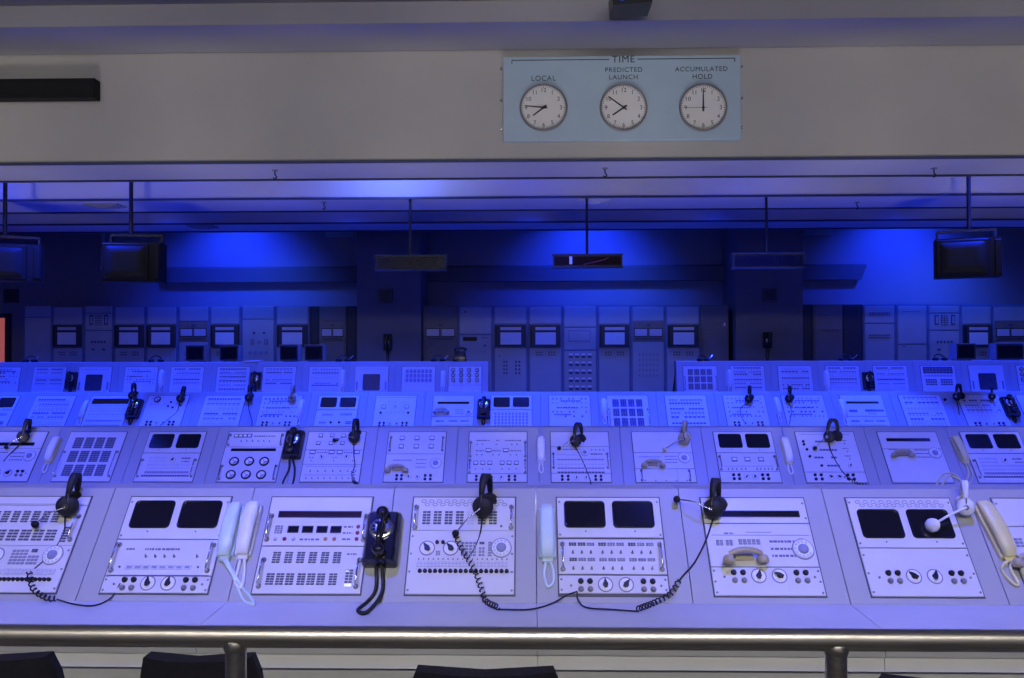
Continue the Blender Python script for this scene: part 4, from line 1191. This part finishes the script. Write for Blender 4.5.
def flat_headset(px, label, rot):
    P = at_y(px, 359, TOPY)
    t = thing('headset', label, 'headset', (P.x, TOPY, TOPZ), (0, 0, rad(rot)), 'headsets lying on the back row top')
    for s in (-1, 1): part('ear_cup', MB().lathe([(.03, 0), (.045, .006), (.045, .03), (.03, .042)], 'rubber', 14, Matrix.Translation((s * .065, 0, 0))), t)
    part('headband', MB().tube([(math.cos(a) * .075, math.sin(a) * .05, .03 + math.sin(a) * .06) for a in rng(0, PI, 9)], .009, 'rubber', 6), t)
    part('mic_boom', MB().tube(spline([(.065, -.03, .03), (.11, -.04, .05), (.15, -.03, .09)], 4), .006, 'chrome', 6), t)
flat_headset(156, 'black headset lying on the back row top above a white handset', 20)
flat_headset(30, 'black headset lying on the back row top at far left', 0)
flat_headset(343, 'black headset lying on the back row top beside the middle square screen', 10)
flat_headset(438, 'black headset lying on the back row top beside the bowl-top telephone', 0)
flat_headset(703, 'black headset lying on the back row top over twelve dark blocks', 30)
flat_headset(846, 'black headset lying on the back row top near a white handset at right', 0)
flat_headset(940, 'black headset lying on the back row top left of a grey monitor', 0)
P = at_y(252, 359, TOPY)
o = part('paper_sheets', MB().box(-.12, .12, -.07, .05, 0, .012, 'paper').box(-.08, .15, -.05, .06, .0125, .022, 'paper', Matrix.Rotation(rad(12), 4, 'Z')), None, (P.x, TOPY, TOPZ))
tag(o, 'loose white papers on the back row top between grey monitors', 'papers')

# ------------------------------------------------------------------ things on the columns and walls
def wall_box(px, py, s, Y, label):
    P = at_y(px, py, Y); h = s * Y / FPX / 2
    t = thing('wall_speaker', label, 'speaker', (P.x, Y, P.z), (PI / 2, 0, 0))
    part('housing', MB().cbox(-h, h, -h, h, 0, .06, .01, 'brown_box'), t)
    mb = MB()
    for k in range(5): mb.box(-h * .75, h * .75, -h * .7 + k * h * .3, -h * .55 + k * h * .3, .06, .064, 'black')
    part('grille', mb, t)
wall_box(386, 296, 14, 13.3, 'small brown square speaker on the left column')
wall_box(769, 295, 13, 13.3, 'small brown square speaker on the right column')
wall_box(12, 296, 14, YB, 'small brown square speaker on the back wall at far left')
for px, py, lab in ((388, 342, 'black wall telephone on the left column'), (767, 340, 'black wall telephone on the right column')):
    P = at_y(px, py, 13.3)
    t = thing('wall_telephone', lab, 'telephone', (P.x, 13.3, P.z), (PI / 2, 0, 0))
    part('body', MB().cbox(-.07, .07, -.13, .13, 0, .06, .012, 'black'), t)
    part('handset', MB().tube(spline([(0, .12, .085), (0, .08, .1), (0, -.08, .1), (0, -.12, .085)], 4), [.026, .026, .018] + [.016] * 7 + [.018, .026, .026], 'black_gloss', 8), t)
    part('dial', MB().lathe([(.04, .058), (.04, .066), (.015, .067)], 'chrome', 16, Matrix.Translation((0, -.01, 0))), t)
    part('cord', MB().tube(spline([(-.01, -.12, .03), (-.02, -.26, .02), (0, -.34, .02), (.015, -.26, .02), (.01, -.12, .03)], 5), .007, 'rubber', 6), t)
P0, P1 = at_y(101, 228, 14.1), at_y(101, 272, 14.1)
t = thing('conduit', 'pale vertical conduit on the back wall behind the left television', 'pipe', (P0.x, YB - .04, P1.z))
part('pipe', MB().tube([(0, 0, .12), (0, 0, P0.z - P1.z + .9)], .04, 'rack', 12), t)
part('elbow', MB().tube(spline([(0, 0, .12), (0, 0, .04), (.04, 0, 0), (.14, 0, 0)], 5), .045, 'rack', 12), t)
for a, b, y0, y1, lab in ((325, 353, 230, 235, 'pale flat vent on the back wall above the left column'), (805, 833, 229, 233, 'pale flat vent on the back wall right of the right column')):
    A, B = at_y(a, y1, YB - .05), at_y(b, y0, YB - .05)
    t = thing('wall_vent', lab, 'vent', ((A.x + B.x) / 2, YB, (A.z + B.z) / 2))
    hw, hh = (B.x - A.x) / 2, (B.z - A.z) / 2 + .03
    part('frame', MB().box(-hw, hw, -.04, 0, -hh, hh, 'rack'), t)
    for k in range(3): part('slat', MB().box(-hw + .02, hw - .02, -.055, -.04, -hh + .02 + k * hh * .6, -hh + .035 + k * hh * .6, 'rack'), t)
# air diffusers under the beams
for px, py, w, lab in ((593, 201, .4, 'pale square air diffuser under the middle beam'), (105, 205, .45, 'grey air diffuser under the middle beam at left'), (203, 226, .42, 'grey air diffuser under the rear beam at left')):
    P = at_z(px, py, ZB); m = 'key_light' if 'pale' in lab else 'backwall'
    t = thing('air_diffuser', lab, 'vent', (P.x, P.y, ZB))
    for k in range(3):
        e = w / 2 * (1 - k * .28); part('ring', MB().cbox(-e, e, -e * .6, e * .6, 0, .02 + k * .012, .008, m, Matrix.Rotation(PI, 4, 'X')), t)
for px, py, lab in ((275, 170, 'left one'), (605, 168, 'middle one'), (934, 168, 'right one'), (324, 202, 'left of centre, under second beam'), (857, 202, 'right, under second beam')):
    P = at_z(px, py, ZB)
    t = thing('ceiling_hook', 'small hook hanging under the front beam, ' + lab if 'second' not in lab else 'small hook hanging under the second beam, ' + lab.split(',')[0], 'hook', (P.x, P.y, ZB))
    part('plate', MB().lathe([(.03, -.012), (.03, 0)], 'greyknob', 12), t)
    part('hook', MB().tube(spline([(0, 0, 0), (0, 0, -.05), (.018, 0, -.075), (0, 0, -.095), (-.018, 0, -.08)], 4), .007, 'black', 6), t)

# ------------------------------------------------------------------ hanging televisions
def television(px0, px1, py0, py1, Y, polex, rot, label):
    c = at_y((px0 + px1) / 2, (py0 + py1) / 2, Y); top = at_y(polex, py0 - 12, Y); x = top.x - c.x
    t = thing('hanging_television', label, 'television', c, (0, 0, 0), 'televisions hung from the ceiling')
    w = (px1 - px0) * Y / FPX; h = (py1 - py0) * Y / FPX * 1.06; R = Matrix.Rotation(rad(rot), 4, 'Z')
    hw, hh = w * .44, h / 2; dp = .42
    mb = MB(); mb.loft([[(-hw * k, y, -hh * k2), (-hw * k, y, hh * k2), (hw * k, y, hh * k2), (hw * k, y, -hh * k2)] for y, k, k2 in ((-.2, 1, 1), (.06, 1, 1), (.3, .72, .75))], 'black_matt', R, False)
    part('cabinet', mb, t)
    M = R @ Matrix(((1, 0, 0, -hw * .16), (0, 0, -1, -.2), (0, 1, 0, 0), (0, 0, 0, 1)))
    part('bezel', MB().cbox(-hw * .82, hw * .78, -hh * .92, hh * .92, 0, .02, .008, 'black_matt', M), t)
    rings = [[(x_, y_, z) for x_, y_ in rrect(-hw * .72 * k, hw * .68 * k, -hh * .78 * k, hh * .78 * k, .03, 3)] for z, k in ((.018, 1), (.026, .97), (.032, .6))]
    part('screen', MB().loft(rings, 'screen_grey', M), t)
    part('control_strip', MB().cbox(hw * .96, hw * 1.14, -hh * .85, hh * .85, 0, .015, .004, 'black_matt', M), t)
    mb = MB()
    for s in (-1, 1):
        mb.box(s * hw * .9 - .012, s * hw * .9 + .012, -.03, .03, hh - .02, hh + .1, 'black', R)
    mb.box(-hw * .9, hw * .9, -.03, .03, hh + .085, hh + .115, 'black', R)
    part('bracket', mb, t)
    part('pole', MB().tube([(x, 0, hh + .1), (x, 0, 4.75 - c.z)], .024, 'black', 10), t)
    part('ceiling_plate', MB().lathe([(.08, 4.735 - c.z), (.08, 4.75 - c.z)], 'black', 14, Matrix.Translation((x, 0, 0))), t)
television(106, 168, 245, 282, 9.4, 131, 8, 'black television hanging from a ceiling pole at left')
television(-32, 43, 246, 281, 9.4, 5, 26, 'black television hanging at the left photo edge')
television(934, 998, 241, 277, 9.4, 969, -22, 'black television hanging from a ceiling pole at right')

# ------------------------------------------------------------------ hanging display signs
def sign(px0, px1, py0, py1, Y, polex, label, marks=False):
    A, B = at_y(px0, py1, Y), at_y(px1, py0, Y); c = (A + B) / 2
    t = thing('display_sign', label, 'sign', c, (0, 0, 0), 'long black displays hung from the ceiling')
    hw, hh = (B.x - A.x) / 2, (B.z - A.z) / 2
    part('housing', MB().box(-hw, hw, -.04, .08, -hh, hh, 'black'), t)
    M = Matrix(((1, 0, 0, 0), (0, 0, -1, -.04), (0, 1, 0, 0), (0, 0, 0, 1)))
    part('window', MB().cbox(-hw + .02, hw - .02, -hh + .02, hh - .02, 0, .006, .003, 'redwindow' if marks else 'screen', M), t)
    part('rim', MB().box(-hw - .01, hw + .01, -.05, .09, -hh - .012, -hh, 'rack_dark').box(-hw - .01, hw + .01, -.05, .09, hh, hh + .012, 'rack_dark'), t)
    x = at_y(polex, 230, Y).x - c.x
    part('pole', MB().tube([(x, .02, hh), (x, .02, ZB - c.z)], .017, 'black', 8), t)
    if marks:
        part('white_bar', MB().box(-hw * .53, -hw * .45, -.0475, -.046, -hh * .6, hh * .7, 'key_white'), t)
        part('red_trace', MB().tube([(-.05, -.048, -.05), (.08, -.048, -.02), (.2, -.048, .01), (.26, -.048, .04)], .006, 'ledmark', 5), t)
sign(376, 446, 256, 270, 10.0, 410, 'long black display hanging before the left column')
sign(553, 622, 255, 267, 10.0, 587, 'long black display hanging at centre with red trace', True)
sign(732, 803, 254, 268, 10.0, 767, 'long black display hanging before the right column')

# ------------------------------------------------------------------ bulkhead: clock board, black box, projector
BY = 8.0
A, B = at_y(503, 141, BY - .06), at_y(741, 54.5, BY - .06); cc = (A + B) / 2
FM = (PI / 2, 0, 0)
t = thing('clock_board', 'pale blue board lettered TIME holding three round clocks', 'sign board', (cc.x, BY, cc.z), FM)
hw, hh = (B.x - A.x) / 2, (B.z - A.z) / 2; KP = (BY - .06) / FPX
part('board', MB().cbox(-hw, hw, -hh, hh, 0, .06, .006, 'clockboard'), t)
def bx(px): return at_y(px, 100, BY - .06).x - cc.x
def bz(py): return at_y(622, py, BY - .06).z - cc.z
for body, px, py, size in (('TIME', 623.5, 59.5, .098), ('LOCAL', 543.5, 77.8, .072), ('PREDICTED', 623.8, 70, .066), ('LAUNCH', 623.5, 77.3, .066), ('ACCUMULATED', 701.5, 70, .066), ('HOLD', 702.5, 77.5, .068)):
    link('lettering', text_mesh('lettering', body, size, 'ink', .001, 1.12), t, (bx(px), bz(py), .061))
mb = MB(); zz = bz(59.3)
for a, b in ((512, 609.5), (637.5, 735)): mb.box(bx(a), bx(b), zz - .004, zz + .004, .06, .0615, 'ink')
for a in (512, 735): mb.box(bx(a) - .004, bx(a) + .004, bz(63), zz, .06, .0615, 'ink')
part('bracket_line', mb, t)
mb = MB()
for x in (-hw - .02, hw + .02):
    for y in (-hh * .7, .0, hh * .75): mb.lathe([(.012, 0), (.012, .02), (.006, .026)], 'chrome', 8, Matrix.Translation((x, y, 0)))
part('fixing_bolt', mb, t, kind='stuff')
NUM = {k: text_mesh('numeral', str(k), .058, 'ink', .0008, 1.0) for k in range(1, 13)}
def clock(px, hour, minute, word, second=None):
    x = at_y(px, 108, BY - .06).x; z = at_y(px, 108, BY - .06).z; r = 23.6 * KP
    t = thing('wall_clock', 'round white clock under the lettering ' + word, 'clock', (x, BY - .06, z), FM, 'clocks on the blue board')
    part('rim', MB().lathe([(r, 0), (r * 1.02, .02), (r * 1.0, .032), (r * .95, .034), (r * .93, .022)], 'greyknob', 40, cap=False), t)
    f = part('face', MB().lathe([(r * .94, 0), (r * .94, .012)], 'clockface', 40), t)
    for k in range(1, 13):
        a = rad(90 - 30 * k); link('numeral', NUM[k], f, (math.cos(a) * r * .74, math.sin(a) * r * .74, .0125))['kind'] = 'stuff'
    mb = MB()
    for k in range(60):
        a = rad(6 * k); l = .05 if k % 5 else .08
        mb.box(-.0025, .0025, r * (.92 - l), r * .92, .012, .0128, 'ink', Matrix.Rotation(a, 4, 'Z'))
    part('minute_marks', mb, f, kind='stuff')
    ha = -rad(30 * (hour + minute / 60)); ma = -rad(6 * minute)
    def hand(name, a, l, wd, z0):
        part(name, MB().prism([(-wd, -r * .16), (wd, -r * .16), (wd * .7, l), (-wd * .7, l)], z0, z0 + .002, 'ink'), t, None, (0, 0, a))
    hand('hour_hand', ha, r * .56, .009, .0145); hand('minute_hand', ma, r * .80, .007, .0175)
    if second is not None: hand('second_hand', -rad(6 * second), r * .8, .0018, .0205)
    part('hub', MB().lathe([(.014, .014), (.012, .023)], 'ink', 12), t)
clock(543.5, 7, 46, 'LOCAL'); clock(623.5, 7, 51, 'PREDICTED LAUNCH'); clock(703, 12, 0, 'ACCUMULATED HOLD', 45)
A, B = at_y(-10, 99, BY - .1), at_y(95, 78.5, BY - .1); c = (A + B) / 2; hw, hh = (B.x - A.x) / 2, (B.z - A.z) / 2
t = thing('display_sign', 'long black unlit display fixed high on the bulkhead at left', 'sign', (c.x, BY, c.z), (PI / 2, 0, 0))
part('housing', MB().cbox(-hw, hw, -hh, hh, 0, .12, .006, 'black_matt'), t)
part('window', MB().cbox(-hw + .03, hw - .03, -hh + .03, hh - .03, .12, .124, .002, 'black_matt'), t)
P = at_y(630, 4, 7.0)
t = thing('projector', 'small black fixture hanging from the ceiling at top centre', 'projector', (P.x, 7.0, P.z), (0, rad(-4), 0))
part('housing', MB().cbox(-.17, .17, -.15, .15, -.06, .10, .015, 'black'), t)
part('lens', MB().lathe([(.035, 0), (.04, .02), (.03, .03)], 'chrome', 14, Matrix.Translation((-.09, -.15, .0)) @ Matrix.Rotation(PI / 2, 4, 'X')), t)
part('mount', MB().tube([(0, 0, .09), (0, 0, ZS + .2 - P.z)], .02, 'black', 8), t)

# ------------------------------------------------------------------ lamp housings
for k, (gx, gy) in enumerate(GALLERY):
    t = thing('ceiling_light', 'long white strip light above the viewing gallery', 'light', (gx, gy, 5.09))
    part('housing', MB().box(-4.05, 4.05, -.22, .22, -.06, 0, 'white_plastic'), t)
for k, (loc, tg) in enumerate(FLOODS):
    d = (tg - loc).normalized(); q = d.to_track_quat('-Z', 'Y')
    t = link('flood_light', None, None, loc - d * .06); t.rotation_euler = q.to_euler()
    tag(t, 'blue flood light mounted up between the ceiling beams', 'light', 'blue flood lights in the ceiling')
    part('housing', MB().lathe([(.05, .18), (.11, .12), (.125, .02), (.125, .0)][::-1], 'black', 18, cap=False).lathe([(.05, .175), (.05, .181)], 'black', 12), t)
    top = (ZS + .2 if loc.y < 7.3 else 4.75)
    part('mount', MB().tube([t.matrix_basis.inverted() @ (loc - d * .2), t.matrix_basis.inverted() @ Vector((loc.x, loc.y - d.y * .2, top))], .015, 'black', 8), t)
    part('lens', MB().lathe([(.118, .058), (.118, .062)], 'lens', 18), t)
for k, u in enumerate(ADDED_UPLIGHTS):
    t = thing('added_uplight', 'added black uplighter hidden on the floor behind the front console row', 'light', (u[0], u[1], 0), (0, 0, 0), 'added uplighters behind the front row')
    part('stand', MB().lathe([(.14, 0), (.14, .02), (.02, .03), (.02, .27)], 'black', 16), t)
    M = Matrix.Translation((0, 0, .43)) @ Matrix.Rotation(rad(-48), 4, 'X')
    part('housing', MB().lathe([(.05, -.17), (.12, -.08), (.125, .01)], 'black', 18, M, cap=False), t)
dupes = [k for k, v in LABELS.items() if v > 1]
print('labels shared:', dupes)
